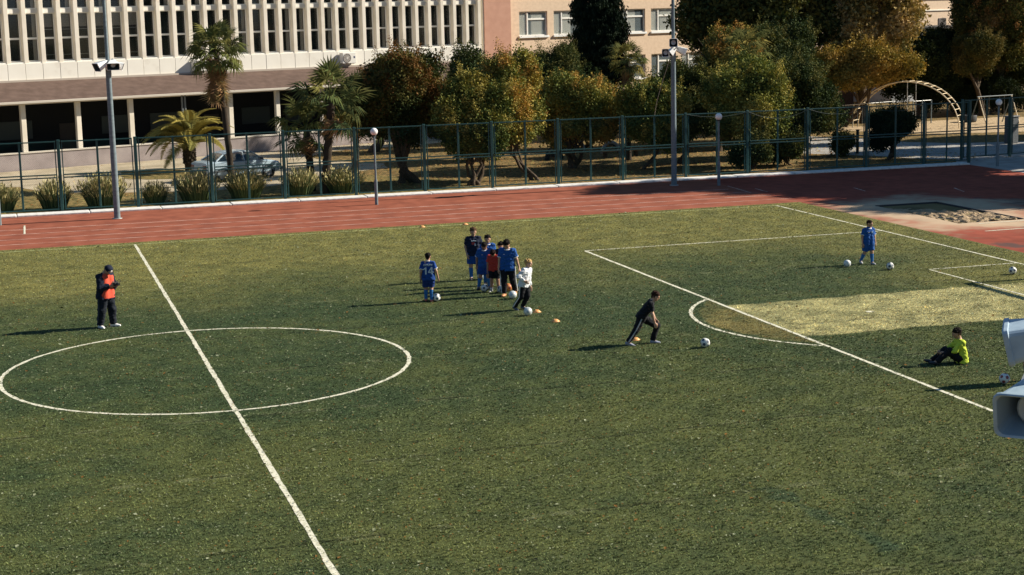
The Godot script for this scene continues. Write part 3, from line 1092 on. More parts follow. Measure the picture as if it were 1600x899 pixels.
func ac_unit(p: Vector3, label: String) -> void:
	var t := wall_frame()
	var o := thing("air_conditioner", label, "air conditioner", t * p, BYAW, "air conditioners on the school facade")
	var b := Buf.new()
	b.cbox(Vector3(0, 0.34, 0.26), Vector3(0.98, 0.66, 0.4), 0.02)
	obj("casing", b, M.ac, o)
	b = Buf.new()
	var ring := Basis(Vector3.RIGHT, PI / 2)
	b.lathe(Vector3(-0.17, 0.34, 0.462), [Vector2(0.0, 0.004), Vector2(0.25, 0.004), Vector2(0.26, 0.02), Vector2(0.285, 0.02), Vector2(0.29, 0.0)], 20, ring)
	obj("fan_grille", b, M.ac_dark, o)
	b = Buf.new()
	for k in 6: b.box(Vector3(-0.17, 0.34, 0.486), Vector3(0.53, 0.012, 0.008), Basis(Vector3.BACK, PI * k / 6.0))
	obj("fan_guard", b, M.ac, o)
	b = Buf.new()
	b.box(Vector3(0.36, 0.42, 0.463), Vector3(0.12, 0.05, 0.006)); b.box(Vector3(0.36, 0.35, 0.463), Vector3(0.12, 0.05, 0.006))
	obj("badge", b, sm(0.01, 0.02, 0.09, 0.4), o)
	for s in [-0.35, 0.35]:
		b = Buf.new()
		b.box(Vector3(s, 0.0, 0.2), Vector3(0.04, 0.04, 0.5)); b.box(Vector3(s, -0.14, 0.03), Vector3(0.04, 0.3, 0.04))
		obj("bracket", b, sm(0.3, 0.3, 0.3), o)

func peach_building() -> void:
	var o := thing("peach_building", "peach rendered block with wide white framed windows behind the cypress", "building", Vector3(0, 0, -55.91), BYAW)
	var b := Buf.new()
	b.span(Vector3(29.76, -0.1, -8.0), Vector3(31.97, 13.0, -3.2))
	obj("pink_wall", b, M.pink, o)
	var s0 := 31.97
	var s1 := 92.0
	b = Buf.new()
	var rows := [[2.8, 4.44], [6.05, 7.7], [9.3, 10.95]]
	var y := -0.1
	for r in rows:
		b.span(Vector3(s0, y, -4.3), Vector3(s1, r[0], -4.0))
		y = r[1]
	b.span(Vector3(s0, y, -4.3), Vector3(s1, 13.0, -4.0))
	var starts := []
	var s := 33.3
	while s < 53.0:
		starts.append(s)
		s += 3.02
	for r in rows:
		var a := s0
		for w in starts:
			b.span(Vector3(a, r[0], -4.3), Vector3(w, r[1], -4.0))
			a = w + 2.45
		b.span(Vector3(a, r[0], -4.3), Vector3(s1, r[1], -4.0))
	b.span(Vector3(s0, 13.0, -16), Vector3(s1, 13.15, -3.9))
	b.span(Vector3(s1, -0.1, -16), Vector3(s1 + 0.2, 13.0, -4.0))
	obj("wall", b, M.peach, o)
	b = Buf.new()
	b.cbox(Vector3(82.0, 6.98, -3.97), Vector3(20.0, 0.12, 0.1), 0.02)
	b.cbox(Vector3(82.0, 7.9, -3.97), Vector3(20.0, 0.1, 0.1), 0.02)
	obj("string_course", b, M.cream, o)
	for sx in [78.5, 80.55, 82.6]:
		b = Buf.new()
		b.cbox(Vector3(sx, 6.0, -4.02), Vector3(1.05, 0.62, 0.12), 0.02)
		obj("louvre", b, sm(0.06, 0.05, 0.045, 0.8), o)  # solid dark box; shade of a small window opening given as colour
	b = Buf.new()
	b.span(Vector3(s0, -0.1, -7.0), Vector3(s1, 13.0, -6.6))
	for yy in [5.2, 8.4]: b.span(Vector3(s0, yy, -6.6), Vector3(s1, yy + 0.2, -4.3))
	obj("interior_wall", b, sm(0.3, 0.29, 0.27, 0.9), o)
	b = Buf.new()
	var w := 2.45
	var h := 1.65
	for q in [[Vector3(0.035, h / 2, 0), Vector3(0.07, h, 0.09)], [Vector3(w - 0.035, h / 2, 0), Vector3(0.07, h, 0.09)], [Vector3(w / 2, 0.035, 0), Vector3(w - 0.14, 0.07, 0.09)], [Vector3(w / 2, h - 0.035, 0), Vector3(w - 0.14, 0.07, 0.09)], [Vector3(0.78, h / 2, 0), Vector3(0.11, h - 0.14, 0.09)], [Vector3((0.835 + w - 0.07) / 2, h * 0.68, 0), Vector3(w - 0.905, 0.12, 0.09)]]:
		b.cbox(q[0], q[1], 0.008)
	var fm := b.mesh()
	b = Buf.new(); b.cbox(Vector3(w / 2, -0.07, 0.12), Vector3(w + 0.16, 0.14, 0.28), 0.015)
	var sl := b.mesh()
	var pn := []
	for q in [[0.07, 0.725, 0.07, h - 0.07], [0.835, w - 0.07, 0.07, h * 0.68 - 0.06], [0.835, w - 0.07, h * 0.68 + 0.06, h - 0.07]]:
		b = Buf.new(); b.box(Vector3((q[0] + q[1]) / 2, (q[2] + q[3]) / 2, 0), Vector3(q[1] - q[0], q[3] - q[2], 0.012))
		pn.append(b.mesh())
	b = Buf.new()
	for k in 9: b.tube([Vector3(k * 0.075, 0, 0), Vector3(k * 0.075, h - 0.1, 0)], [0.05, 0.05], 6, false)
	var cu := b.mesh()
	for r in 3:
		for st in starts:
			var f := put_mesh("window", fm, M.frame, o, Transform3D(Basis(), Vector3(st, rows[r][0], -4.14)))
			for p in pn: put_mesh("pane", p, M.clear, f, Transform3D(Basis(Vector3.UP, rng.randf_range(-0.004, 0.004)), Vector3(0, 0, -0.01)))
			put_mesh("sill", sl, M.white, f)
			if r == 1 or rng.randf() < 0.4:
				put_mesh("curtain", cu, M.curtain, f, Transform3D(Basis(), Vector3(0.12, 0.05, -0.07)))
				put_mesh("curtain", cu, M.curtain, f, Transform3D(Basis(), Vector3(rng.randf_range(0.85, 1.2), 0.05, -0.07)))
				if rng.randf() < 0.5: put_mesh("curtain", cu, M.curtain, f, Transform3D(Basis(), Vector3(1.72, 0.05, -0.07)))

func annex_building() -> void:
	var o := thing("annex_building", "low flat roofed blue grey annex in shade between trees at right", "building", Vector3(0, 0, -55.91), BYAW)
	var b := Buf.new()
	b.span(Vector3(66, -0.1, -3.4), Vector3(79.5, 5.6, 1.0))
	obj("wall", b, M.bluewall, o)
	b = Buf.new()
	b.span(Vector3(65.8, 5.6, -3.5), Vector3(79.7, 5.75, 1.2))
	obj("roof_edge", b, M.dark, o)
	o = thing("kiosk", "low dark red brown hut in shade behind the golden tree", "hut", Vector3(49.0, 0, -66.5), 0.36)  # added hut; its dark colour stands for the peach wall in shade
	b = Buf.new()
	b.span(Vector3(-3.2, -0.05, -2), Vector3(4.5, 2.5, 0))
	obj("wall", b, nm([[0.0, 0.1, 0.06, 0.045], [1.0, 0.2, 0.12, 0.09]], 3.0, 0.02), o)
	b = Buf.new()
	b.span(Vector3(-3.5, 2.5, -2.2), Vector3(4.8, 2.65, 0.3))
	obj("roof", b, M.dark, o)

# ---------------------------------------------------------------- vegetation
var leaf_meshes := {}

# a spray of small folded leaves
func spray(kind: String) -> Mesh:
	if leaf_meshes.has(kind): return leaf_meshes[kind]
	var b := Buf.new()
	var r := RandomNumberGenerator.new()
	r.seed = hash(kind)
	var cfg: Array = {"broad": [17, 0.26, 0.09, 0.05], "fine": [22, 0.24, 0.065, 0.034], "needle": [20, 0.2, 0.14, 0.028], "large": [13, 0.33, 0.13, 0.1]}[kind]
	for k in int(cfg[0]):
		var d := Vector3(r.randfn(), r.randfn(), r.randfn()).normalized()
		var p: Vector3 = d * cfg[1] * pow(r.randf(), 0.5)
		var t := (d * 0.7 + Vector3(r.randfn(), r.randfn() - 0.3, r.randfn()) * 0.55).normalized()
		if kind == "needle": t = (Vector3(r.randfn() * 0.35, 1.0, r.randfn() * 0.35)).normalized()
		var s := t.cross(Vector3(r.randfn(), r.randfn(), r.randfn())).normalized()
		var u := s.cross(t)
		var L: float = cfg[2] * r.randf_range(0.7, 1.25)
		var w: float = cfg[3] * r.randf_range(0.7, 1.2)
		b.tri(p, p + t * L * 0.5 + s * w + u * w * 0.3, p + t * L)
		b.tri(p, p + t * L, p + t * L * 0.5 - s * w + u * w * 0.3)
	leaf_meshes[kind] = b.mesh()
	return leaf_meshes[kind]

# lobes spread over an ellipsoid so that the outline is uneven
func lobes_of(c: Vector3, r: Vector3, count: int, size := 0.45, low := -0.97) -> Array:
	var out := []
	for k in count:
		var d := Vector3.ZERO
		for tries in 20:
			d = Vector3(rng.randfn(), rng.randfn(), rng.randfn()).normalized()
			if d.y > low: break
		var q := c + d * r * rng.randf_range(0.45, 0.78)
		out.append([q, r * size * rng.randf_range(0.65, 1.15)])
	out.append([c, r * 0.55])
	return out

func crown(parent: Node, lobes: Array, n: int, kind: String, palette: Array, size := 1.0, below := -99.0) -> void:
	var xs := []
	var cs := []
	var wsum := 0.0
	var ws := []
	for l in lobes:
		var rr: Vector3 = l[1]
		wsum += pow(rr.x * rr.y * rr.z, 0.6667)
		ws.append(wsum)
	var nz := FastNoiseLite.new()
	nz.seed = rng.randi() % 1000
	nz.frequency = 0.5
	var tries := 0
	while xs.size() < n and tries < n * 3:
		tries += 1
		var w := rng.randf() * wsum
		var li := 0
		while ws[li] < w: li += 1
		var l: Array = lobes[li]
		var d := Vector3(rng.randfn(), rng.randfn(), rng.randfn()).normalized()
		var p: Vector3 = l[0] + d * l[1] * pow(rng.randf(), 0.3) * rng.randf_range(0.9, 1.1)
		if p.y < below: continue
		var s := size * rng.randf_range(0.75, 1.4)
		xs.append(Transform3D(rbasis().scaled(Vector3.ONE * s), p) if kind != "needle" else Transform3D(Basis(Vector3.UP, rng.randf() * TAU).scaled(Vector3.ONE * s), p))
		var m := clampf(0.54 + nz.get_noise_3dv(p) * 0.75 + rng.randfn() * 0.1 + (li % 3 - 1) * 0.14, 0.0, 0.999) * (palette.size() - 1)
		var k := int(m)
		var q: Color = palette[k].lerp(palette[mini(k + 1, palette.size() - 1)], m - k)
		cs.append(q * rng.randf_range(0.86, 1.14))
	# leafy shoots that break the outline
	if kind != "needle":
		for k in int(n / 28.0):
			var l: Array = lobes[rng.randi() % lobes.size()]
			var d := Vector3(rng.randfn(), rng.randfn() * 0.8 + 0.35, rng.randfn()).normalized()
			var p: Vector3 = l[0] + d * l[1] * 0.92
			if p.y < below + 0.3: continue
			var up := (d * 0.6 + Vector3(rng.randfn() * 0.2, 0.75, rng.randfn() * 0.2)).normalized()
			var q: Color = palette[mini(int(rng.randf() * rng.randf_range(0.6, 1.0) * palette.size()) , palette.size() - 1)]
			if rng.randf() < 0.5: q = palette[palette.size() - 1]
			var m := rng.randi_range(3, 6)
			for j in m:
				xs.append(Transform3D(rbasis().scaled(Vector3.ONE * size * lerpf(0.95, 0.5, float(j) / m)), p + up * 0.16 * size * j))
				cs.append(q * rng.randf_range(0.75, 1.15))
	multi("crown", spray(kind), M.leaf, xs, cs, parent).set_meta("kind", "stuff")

func trunk(parent: Node, base: Vector3, lobes: Array, r: float, stems: int, fork: float, mat: Material = null) -> void:
	var b := Buf.new()
	for s in stems:
		var foot := base + (Vector3(rng.randfn(), 0, rng.randfn()) * r * 1.2 if stems > 1 else Vector3.ZERO)
		var mids := []
		var top: Vector3 = lobes[s % lobes.size()][0]
		var c: Vector3 = lobes[-1][0]
		var f := foot.lerp(Vector3(lerpf(c.x, top.x, 0.35 if stems > 1 else 0.0), lerpf(base.y, c.y, fork), lerpf(c.z, top.z, 0.35 if stems > 1 else 0.0)), 1.0)
		var wob := Vector3(rng.randfn(), 0, rng.randfn()) * r * 0.7
		var rr := r if stems == 1 else r * rng.randf_range(0.45, 0.7)
		b.tube([foot - Vector3.UP * 0.1, foot.lerp(f, 0.12), foot.lerp(f, 0.5) + wob, f], [rr * 1.35, rr, rr * 0.85, rr * 0.72], 9)
		var limbs := 6 if stems == 1 else 3
		for k in limbs:
			var l: Vector3 = lobes[(s * 3 + k) % lobes.size()][0]
			var m := f.lerp(l, 0.5) + Vector3(rng.randfn() * 0.12, 0.15, rng.randfn() * 0.12)
			b.tube([f - Vector3.UP * 0.05, m, l], [rr * 0.62, rr * 0.36, rr * 0.12], 6)
			for j in 2:
				var e := l + Vector3(rng.randfn(), rng.randf() * 0.6, rng.randfn()) * 0.5
				b.tube([m, m.lerp(e, 0.55) + Vector3.UP * 0.08, e], [rr * 0.3, rr * 0.18, rr * 0.06], 5)
	obj("trunk", b, mat if mat else M.bark, parent)

func tree(called: String, label: String, cat: String, base: Vector2, c: Vector3, r: Vector3, count: int, n: int, kind: String, palette: Array, tr := 0.16, stems := 1, fork := 0.55, group := "", leaf := 1.0, lsize := 0.37) -> Node3D:
	var o := thing(called, label, cat, Vector3(base.x, 0, base.y), 0.0, group)
	var cc := c - o.position
	var lb := lobes_of(cc, r, count, lsize)
	trunk(o, Vector3.ZERO, lb, tr, stems, fork)
	crown(o, lb, int(n * 1.6), kind, palette, leaf, 0.12)
	return o

# fan-shaped palm leaf: stalk along +Z, fan of narrow folded fingers
func fan_leaf(r: RandomNumberGenerator, stalk: float, fan: float, droop: float) -> Mesh:
	var b := Buf.new()
	var e := Vector3(0, -stalk * stalk * 0.12, stalk)
	b.tube([Vector3.ZERO, Vector3(0, stalk * 0.04, stalk * 0.5), e], [0.022, 0.014, 0.01], 5)
	var m := 22
	for k in m:
		var a := lerpf(-2.15, 2.15, (k + 0.5) / m) + r.randf_range(-0.04, 0.04)
		var d := Vector3(sin(a), 0.12 * cos(k * 2.1), cos(a)).normalized()
		var s := Vector3(cos(a), 0, -sin(a))
		var L := fan * (0.8 + 0.2 * cos(a)) * r.randf_range(0.88, 1.08)
		var w := fan * 0.06
		var p0 := e
		var p1 := e + d * L * 0.55 + Vector3.UP * 0.02
		var p2 := e + d * L - Vector3.UP * droop * L * r.randf_range(0.4, 1.3)
		var up := Vector3.UP * w * 0.55
		b.tri(p0, p1 + s * w, p1 - up); b.tri(p0, p1 - up, p1 - s * w)
		b.tri(p1 + s * w, p2, p1 - up); b.tri(p1 - up, p2, p1 - s * w)
	return b.mesh()

func feather_leaf(r: RandomNumberGenerator, L: float, sag: float) -> Mesh:
	var b := Buf.new()
	var pts := []
	var rad := []
	for i in 11:
		var t := i / 10.0
		pts.append(Vector3(0, sin(t * 1.5) * L * 0.25 - sag * L * t * t * t, L * t * (1.0 - 0.12 * t)))
		rad.append(lerpf(0.03, 0.006, t))
	b.tube(pts, rad, 5)
	for i in 44:
		var t := 0.12 + 0.86 * i / 43.0
		var f := t * 10.0
		var k := mini(int(f), 9)
		var p: Vector3 = pts[k].lerp(pts[k + 1], f - k)
		var tn: Vector3 = (pts[k + 1] - pts[k]).normalized()
		for s in [-1.0, 1.0]:
			var l := 0.44 * sin(PI * pow(t, 0.7)) * r.randf_range(0.85, 1.1) + 0.06
			var d := (Vector3(s, 0.5, 0) + tn * 0.9 + Vector3(0, r.randfn() * 0.08, 0)).normalized()
			var w := tn * 0.022
			var mdl := p + d * l * 0.5 + Vector3.UP * 0.02
			var tip := p + d * l - Vector3.UP * l * 0.25
			b.tri(p - w, mdl - w * 0.9, mdl + w * 0.9); b.tri(p - w, mdl + w * 0.9, p + w); b.tri(mdl - w * 0.9, tip, mdl + w * 0.9)
	return b.mesh()

var fans := []
var deads := []
var feathers := []
var frond_mats := []

func palm_stock() -> void:
	var r := RandomNumberGenerator.new()
	r.seed = 77
	for k in 4: fans.append(fan_leaf(r, 0.74, 0.56, 0.15 + 0.2 * k))
	for k in 3: deads.append(fan_leaf(r, 0.5, 0.55, 1.0 + 0.3 * k))
	for k in 4: feathers.append(feather_leaf(r, 2.1, 0.25 + 0.12 * k))
	for q in [[0.075, 0.1, 0.032], [0.11, 0.125, 0.036], [0.16, 0.15, 0.045], [0.045, 0.065, 0.026], [0.33, 0.26, 0.06], [0.26, 0.21, 0.055], [0.34, 0.2, 0.1], [0.24, 0.14, 0.075]]:
		var m := leafmat(q[0], q[1], q[2], 0.35)
		m.vertex_color_use_as_albedo = false
		frond_mats.append(m)

func frond(parent: Node, called: String, m: Mesh, mat: Material, at: Vector3, az: float, el: float, s: float, rollr := 0.3) -> void:
	var b := Basis(Vector3.UP, az) * Basis(Vector3.RIGHT, -el) * Basis(Vector3.BACK, rng.randfn() * rollr)
	put_mesh(called, m, mat, parent, Transform3D(b.scaled(Vector3.ONE * s), at))

func fan_palm(label: String, base: Vector2, top: Vector3, n: int, s: float, tr: float, tones: Array, skirt := 0, skirt_len := 1.0) -> void:
	var o := thing("fan_palm", label, "palm tree", Vector3(base.x, 0, base.y), 0.0, "palms beyond the fence")
	var t := top - o.position
	var b := Buf.new()
	var pts := []
	var rad := []
	for i in 25:
		var f := i / 24.0
		pts.append(Vector3(t.x * pow(f, 1.3), (t.y + 0.1) * f - 0.1, t.z * pow(f, 1.3)) + Vector3(rng.randfn(), 0, rng.randfn()) * tr * 0.06)
		rad.append(tr * (1.25 if i == 0 else lerpf(1.0, 0.85, f)) * (1.0 + 0.1 * (i % 2)))
	b.tube(pts, rad, 10)
	obj("trunk", b, M.palmbark, o)
	for k in n:
		var el := lerpf(1.35, -0.65, pow((k + 0.5) / n, 0.85)) + rng.randfn() * 0.12
		frond(o, "frond", fans[rng.randi() % 4], frond_mats[tones[rng.randi() % tones.size()]], t + Vector3.UP * rng.randf_range(-0.15, 0.1), k * 2.39996 + rng.randfn() * 0.2, el, s * rng.randf_range(0.85, 1.12))
	for k in skirt:
		var f := rng.randf()
		frond(o, "dead_frond", deads[rng.randi() % 3], frond_mats[6 + rng.randi() % 2], t + Vector3(0, -0.1 - skirt_len * f, 0), k * 2.39996, -1.05 - 0.35 * f + rng.randfn() * 0.1, s * rng.randf_range(0.6, 0.95))

func feather_palm(label: String, base: Vector2, h: float, n: int, s: float, tones: Array) -> void:
	var o := thing("date_palm", label, "palm tree", Vector3(base.x, 0, base.y), 0.0, "palms beyond the fence")
	var b := Buf.new()
	b.tube([Vector3(0, -0.1, 0), Vector3(0, h * 0.3, 0), Vector3(0, h * 0.75, 0), Vector3(0, h, 0)], [0.26, 0.27, 0.33, 0.2], 12)
	for k in 60:
		var a := k * 2.39996
		var y := h * (0.25 + 0.75 * k / 60.0)
		b.box(Vector3(cos(a) * 0.3, y, sin(a) * 0.3), Vector3(0.1, 0.12, 0.1), Basis(Vector3.UP, -a) * Basis(Vector3.BACK, 0.5))
	obj("trunk", b, M.palmbark, o)
	for k in n:
		var f := (k + 0.5) / n
		frond(o, "frond", feathers[rng.randi() % 4], frond_mats[tones[rng.randi() % tones.size()]], Vector3(0, h, 0), k * 2.39996 + rng.randfn() * 0.15, lerpf(1.15, -0.25, f) + rng.randfn() * 0.08, s * rng.randf_range(0.85, 1.1), 0.25)

func grass_clump_mesh(r: RandomNumberGenerator) -> Array:
	var lowb := Buf.new()
	var tips := Buf.new()
	for k in 1050:
		var a := r.randf() * TAU
		var rr := 0.5 * sqrt(r.randf())
		var p := Vector3(cos(a) * rr, 0, sin(a) * rr)
		var H := r.randf_range(0.86, 1.08) * (1.0 - 0.42 * rr * rr / 0.25)
		var out := Vector3(cos(a), 0, sin(a)) * (rr * 0.6 + r.randf() * 0.16)
		var s := Vector3(-sin(a + r.randfn()), 0, cos(a + r.randfn())) * 0.019
		var q := p + out * 0.45 + Vector3.UP * H * 0.6
		var e := p + out * 1.05 + Vector3.UP * H * r.randf_range(0.86, 1.0)
		lowb.quad(p - s, q - s, q + s, p + s)
		if r.randf() < 0.55: tips.tri(q - s, e, q + s)
		else: lowb.tri(q - s, e, q + s)
		if r.randf() < 0.3: tips.tri(e - s * 1.6, e + Vector3.UP * 0.1 + out * 0.1, e + s * 1.6)
	return [lowb.mesh(), tips.mesh()]

func vegetation() -> void:
	palm_stock()
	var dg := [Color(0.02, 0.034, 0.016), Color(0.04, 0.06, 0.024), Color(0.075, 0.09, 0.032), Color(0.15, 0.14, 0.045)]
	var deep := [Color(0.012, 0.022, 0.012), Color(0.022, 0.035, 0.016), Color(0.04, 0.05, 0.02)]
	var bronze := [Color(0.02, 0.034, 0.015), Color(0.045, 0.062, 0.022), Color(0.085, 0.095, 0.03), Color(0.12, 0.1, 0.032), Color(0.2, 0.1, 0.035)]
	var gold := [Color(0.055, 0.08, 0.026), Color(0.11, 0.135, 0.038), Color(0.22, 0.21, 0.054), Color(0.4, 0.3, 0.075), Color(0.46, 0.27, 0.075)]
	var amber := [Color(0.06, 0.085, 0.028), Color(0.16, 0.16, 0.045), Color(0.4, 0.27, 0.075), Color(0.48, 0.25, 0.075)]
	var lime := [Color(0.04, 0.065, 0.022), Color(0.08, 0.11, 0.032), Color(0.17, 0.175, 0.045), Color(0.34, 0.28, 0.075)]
	var g1 := "trees beyond the fence"

	# palms
	fan_palm("tallest fan palm with slender dark trunk and hanging brown skirt in front of the school", Vector2(6.01, -41.42), Vector3(5.56, 6.35, -41.6), 38, 1.28, 0.15, [3, 0, 1, 3, 2], 44, 1.4)
	feather_palm("broad date palm with arching yellow green feather fronds behind the parked car", Vector2(4.94, -49.9), 1.35, 40, 1.2, [4, 5, 5, 2, 4])
	feather_palm("date palm whose frond tips just enter the view at the left edge of the road", Vector2(-6.5, -47.6), 1.3, 26, 0.95, [4, 5, 2])
	fan_palm("dark fan palm left of the globe lamp with wide drooping leaves, nearer the car", Vector2(8.98, -36.65), Vector3(8.8, 2.9, -36.7), 19, 1.45, 0.17, [0, 0, 3, 1], 5, 0.4)
	fan_palm("dark fan palm with the highest leaves of the pair left of the globe lamp", Vector2(9.35, -35.33), Vector3(9.75, 3.95, -35.3), 23, 1.5, 0.19, [0, 1, 3, 2], 6, 0.5)
	fan_palm("shaded fan palm with straight trunk behind the near globe lamp", Vector2(12.36, -43.33), Vector3(12.5, 3.1, -43.3), 26, 1.5, 0.16, [3, 0, 3], 5, 0.4)
	fan_palm("fan palm with tan hanging leaves in front of the dark cypress", Vector2(26.82, -43.42), Vector3(26.84, 5.15, -43.41), 30, 0.92, 0.15, [0, 2, 3, 5], 12, 0.7)
	fan_palm("fan palm standing among orange leaves right of the tall floodlight pole", Vector2(33.1, -42.6), Vector3(33.1, 5.5, -42.6), 26, 1.15, 0.16, [0, 1, 2, 5], 6, 0.5)

	# broadleaf trees, left to right
	tree("bushy_tree", "large rounded dark tree with rusty red top beside the air conditioner", "tree", Vector2(13.71, -38.08), Vector3(13.7, 3.75, -38.05), Vector3(2.75, 2.7, 2.4), 24, 3600, "broad", bronze, 0.3, 3, 0.3, g1, 1.0)
	tree("bushy_tree", "small dark tree with thick trunk near the school wall behind the near globe lamp", "tree", Vector2(16.01, -55.98), Vector3(16.4, 2.7, -55.87), Vector3(1.7, 1.6, 1.6), 9, 900, "broad", dg, 0.3, 1, 0.4, g1)
	tree("slender_tree", "slender many stemmed tree with amber tips just behind the fence", "tree", Vector2(16.18, -35.3), Vector3(16.4, 3.1, -35.6), Vector3(1.9, 2.4, 1.4), 20, 2000, "broad", lime, 0.16, 4, 0.3, g1)
	tree("slender_tree", "tall amber topped tree between the rusty tree and the glossy green bush", "tree", Vector2(19.45, -36.16), Vector3(18.7, 3.45, -36.9), Vector3(1.95, 2.6, 1.7), 20, 2200, "broad", gold, 0.14, 3, 0.35, g1)
	tree("bushy_tree", "glossy dark green rounded tree in front of the peach wall", "tree", Vector2(24.0, -47.3), Vector3(24.16, 4.2, -47.25), Vector3(1.75, 1.95, 1.7), 12, 1900, "fine", dg, 0.2, 1, 0.4, g1, 1.15)
	tree("autumn_tree", "low spreading golden orange tree with many bare lower stems behind the fence", "tree", Vector2(22.84, -40.97), Vector3(23.1, 2.85, -40.83), Vector3(2.5, 2.0, 2.1), 24, 2600, "broad", gold, 0.2, 5, 0.25, g1, 0.95, 0.38)
	var cy := thing("cypress_tree", "tall narrow dark cypress covering the peach building's windows", "tree", Vector3(30.6, 0, -58.48), 0.0, g1)
	var lb := []
	for k in 26:
		var f := k / 25.0
		var rr := 1.85 * sin(PI * clampf(0.16 + f * 0.84, 0, 1)) * 0.62 + 0.12
		lb.append([Vector3(rng.randfn() * 0.45 * (1 - f), 0.9 + f * 11.6, rng.randfn() * 0.45 * (1 - f)), Vector3(rr * 1.25, 1.15, rr * 1.25) * rng.randf_range(0.85, 1.15)])
	trunk(cy, Vector3.ZERO, [[Vector3(0, 8, 0), Vector3.ONE]], 0.25, 1, 0.9)
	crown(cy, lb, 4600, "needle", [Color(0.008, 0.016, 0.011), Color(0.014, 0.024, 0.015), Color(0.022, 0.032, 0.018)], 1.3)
	tree("slender_tree", "olive green tree left of the tall floodlight pole at the fence", "tree", Vector2(25.44, -38.68), Vector3(26.2, 2.7, -38.4), Vector3(1.75, 2.1, 1.6), 20, 2000, "broad", lime, 0.16, 2, 0.3, g1)
	tree("slender_tree", "dark green tree right behind the tall floodlight pole", "tree", Vector2(28.46, -40.38), Vector3(28.8, 2.9, -40.28), Vector3(1.8, 2.2, 1.6), 18, 2000, "broad", dg, 0.16, 1, 0.35, g1)
	tree("autumn_tree", "bright orange tree with rust coloured top behind the right fan palm", "tree", Vector2(33.0, -45.9), Vector3(33.5, 5.0, -45.9), Vector3(2.1, 2.75, 1.7), 15, 1900, "broad", amber, 0.18, 1, 0.4, g1)
	tree("autumn_tree", "yellow green tree with pale pointed shoots behind the far globe lamp", "tree", Vector2(30.44, -36.6), Vector3(30.9, 3.0, -37.4), Vector3(2.5, 2.35, 2.0), 26, 3300, "broad", [Color(0.05, 0.075, 0.025), Color(0.11, 0.14, 0.04), Color(0.24, 0.24, 0.06), Color(0.4, 0.33, 0.09)], 0.2, 3, 0.3, g1)
	tree("bushy_tree", "dark green leafy tree between the yellow green tree and the golden tree", "tree", Vector2(34.76, -40.72), Vector3(35.3, 2.8, -41.2), Vector3(2.6, 2.3, 2.2), 22, 2800, "broad", dg, 0.2, 2, 0.35, g1)
	tree("bushy_tree", "shaded dark tree behind the tall pole in front of the peach windows", "tree", Vector2(31.4, -46.2), Vector3(31.4, 3.4, -46.2), Vector3(1.7, 1.9, 1.6), 11, 1500, "broad", dg, 0.2, 1, 0.4, g1)
	tree("plane_tree", "huge dark plane tree filling the top behind the orange tree", "tree", Vector2(45.12, -60.5), Vector3(42.2, 8.7, -61.0), Vector3(6.0, 5.6, 4.8), 34, 6500, "large", dg, 0.42, 1, 0.45, g1, 1.25, 0.36)
	tree("plane_tree", "tall brown leaved plane tree above the golden tree", "tree", Vector2(49.6, -60.3), Vector3(49.5, 8.6, -60.3), Vector3(3.9, 4.9, 3.6), 28, 4200, "large", [Color(0.1, 0.1, 0.035), Color(0.26, 0.21, 0.08), Color(0.44, 0.32, 0.14), Color(0.58, 0.42, 0.21)], 0.36, 1, 0.4, g1, 1.1, 0.36)
	tree("autumn_tree", "umbrella shaped golden tree with dark leaning limbs over the climbing arch", "tree", Vector2(46.9, -58.4), Vector3(48.0, 3.75, -57.3), Vector3(3.9, 1.65, 2.6), 22, 3200, "broad", [Color(0.1, 0.1, 0.028), Color(0.25, 0.19, 0.045), Color(0.38, 0.26, 0.065), Color(0.42, 0.27, 0.08)], 0.22, 3, 0.42, g1, 1.15, 0.34)
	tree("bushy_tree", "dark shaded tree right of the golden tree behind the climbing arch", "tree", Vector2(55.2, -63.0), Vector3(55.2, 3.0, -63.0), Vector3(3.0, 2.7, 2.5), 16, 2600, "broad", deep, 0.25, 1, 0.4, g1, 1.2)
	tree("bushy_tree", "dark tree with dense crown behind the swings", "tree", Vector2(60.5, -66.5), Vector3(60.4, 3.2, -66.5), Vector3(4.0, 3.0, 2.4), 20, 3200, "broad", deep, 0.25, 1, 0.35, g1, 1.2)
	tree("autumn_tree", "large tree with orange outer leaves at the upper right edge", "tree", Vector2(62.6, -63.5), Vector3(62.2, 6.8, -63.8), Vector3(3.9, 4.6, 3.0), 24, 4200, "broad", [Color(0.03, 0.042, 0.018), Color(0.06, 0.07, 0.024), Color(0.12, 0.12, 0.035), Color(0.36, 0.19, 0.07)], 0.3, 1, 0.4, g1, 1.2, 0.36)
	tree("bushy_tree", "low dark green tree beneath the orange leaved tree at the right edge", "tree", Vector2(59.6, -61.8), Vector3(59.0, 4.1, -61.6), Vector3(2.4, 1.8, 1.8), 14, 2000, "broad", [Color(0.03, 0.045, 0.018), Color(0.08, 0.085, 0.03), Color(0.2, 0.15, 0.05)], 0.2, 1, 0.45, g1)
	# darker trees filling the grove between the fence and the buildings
	var fill := [[19.5, -47.0, 3.2, 2.3, 2.6, "dark green tree deep in the grove left of the glossy rounded tree"], [27.5, -51.5, 2.1, 2.0, 1.8, "dark tree at the foot of the cypress behind the half buried tyres"], [31.2, -50.0, 2.4, 2.1, 2.0, "dark leafy tree under the peach windows right of the cypress"], [36.5, -47.5, 3.6, 2.4, 3.0, "dark green tree behind the right fan palm"], [39.6, -51.0, 4.0, 2.7, 3.2, "dense dark tree left of the golden tree beyond the pale path"], [41.5, -56.5, 3.4, 2.6, 2.9, "dark tree in front of the red brown hut"], [65.5, -66.0, 3.6, 3.6, 3.2, "dark tree at the right edge behind the swings and roundabout"], [22.0, -55.0, 2.6, 2.0, 2.2, "dark tree close to the peach wall behind the golden orange tree"]]
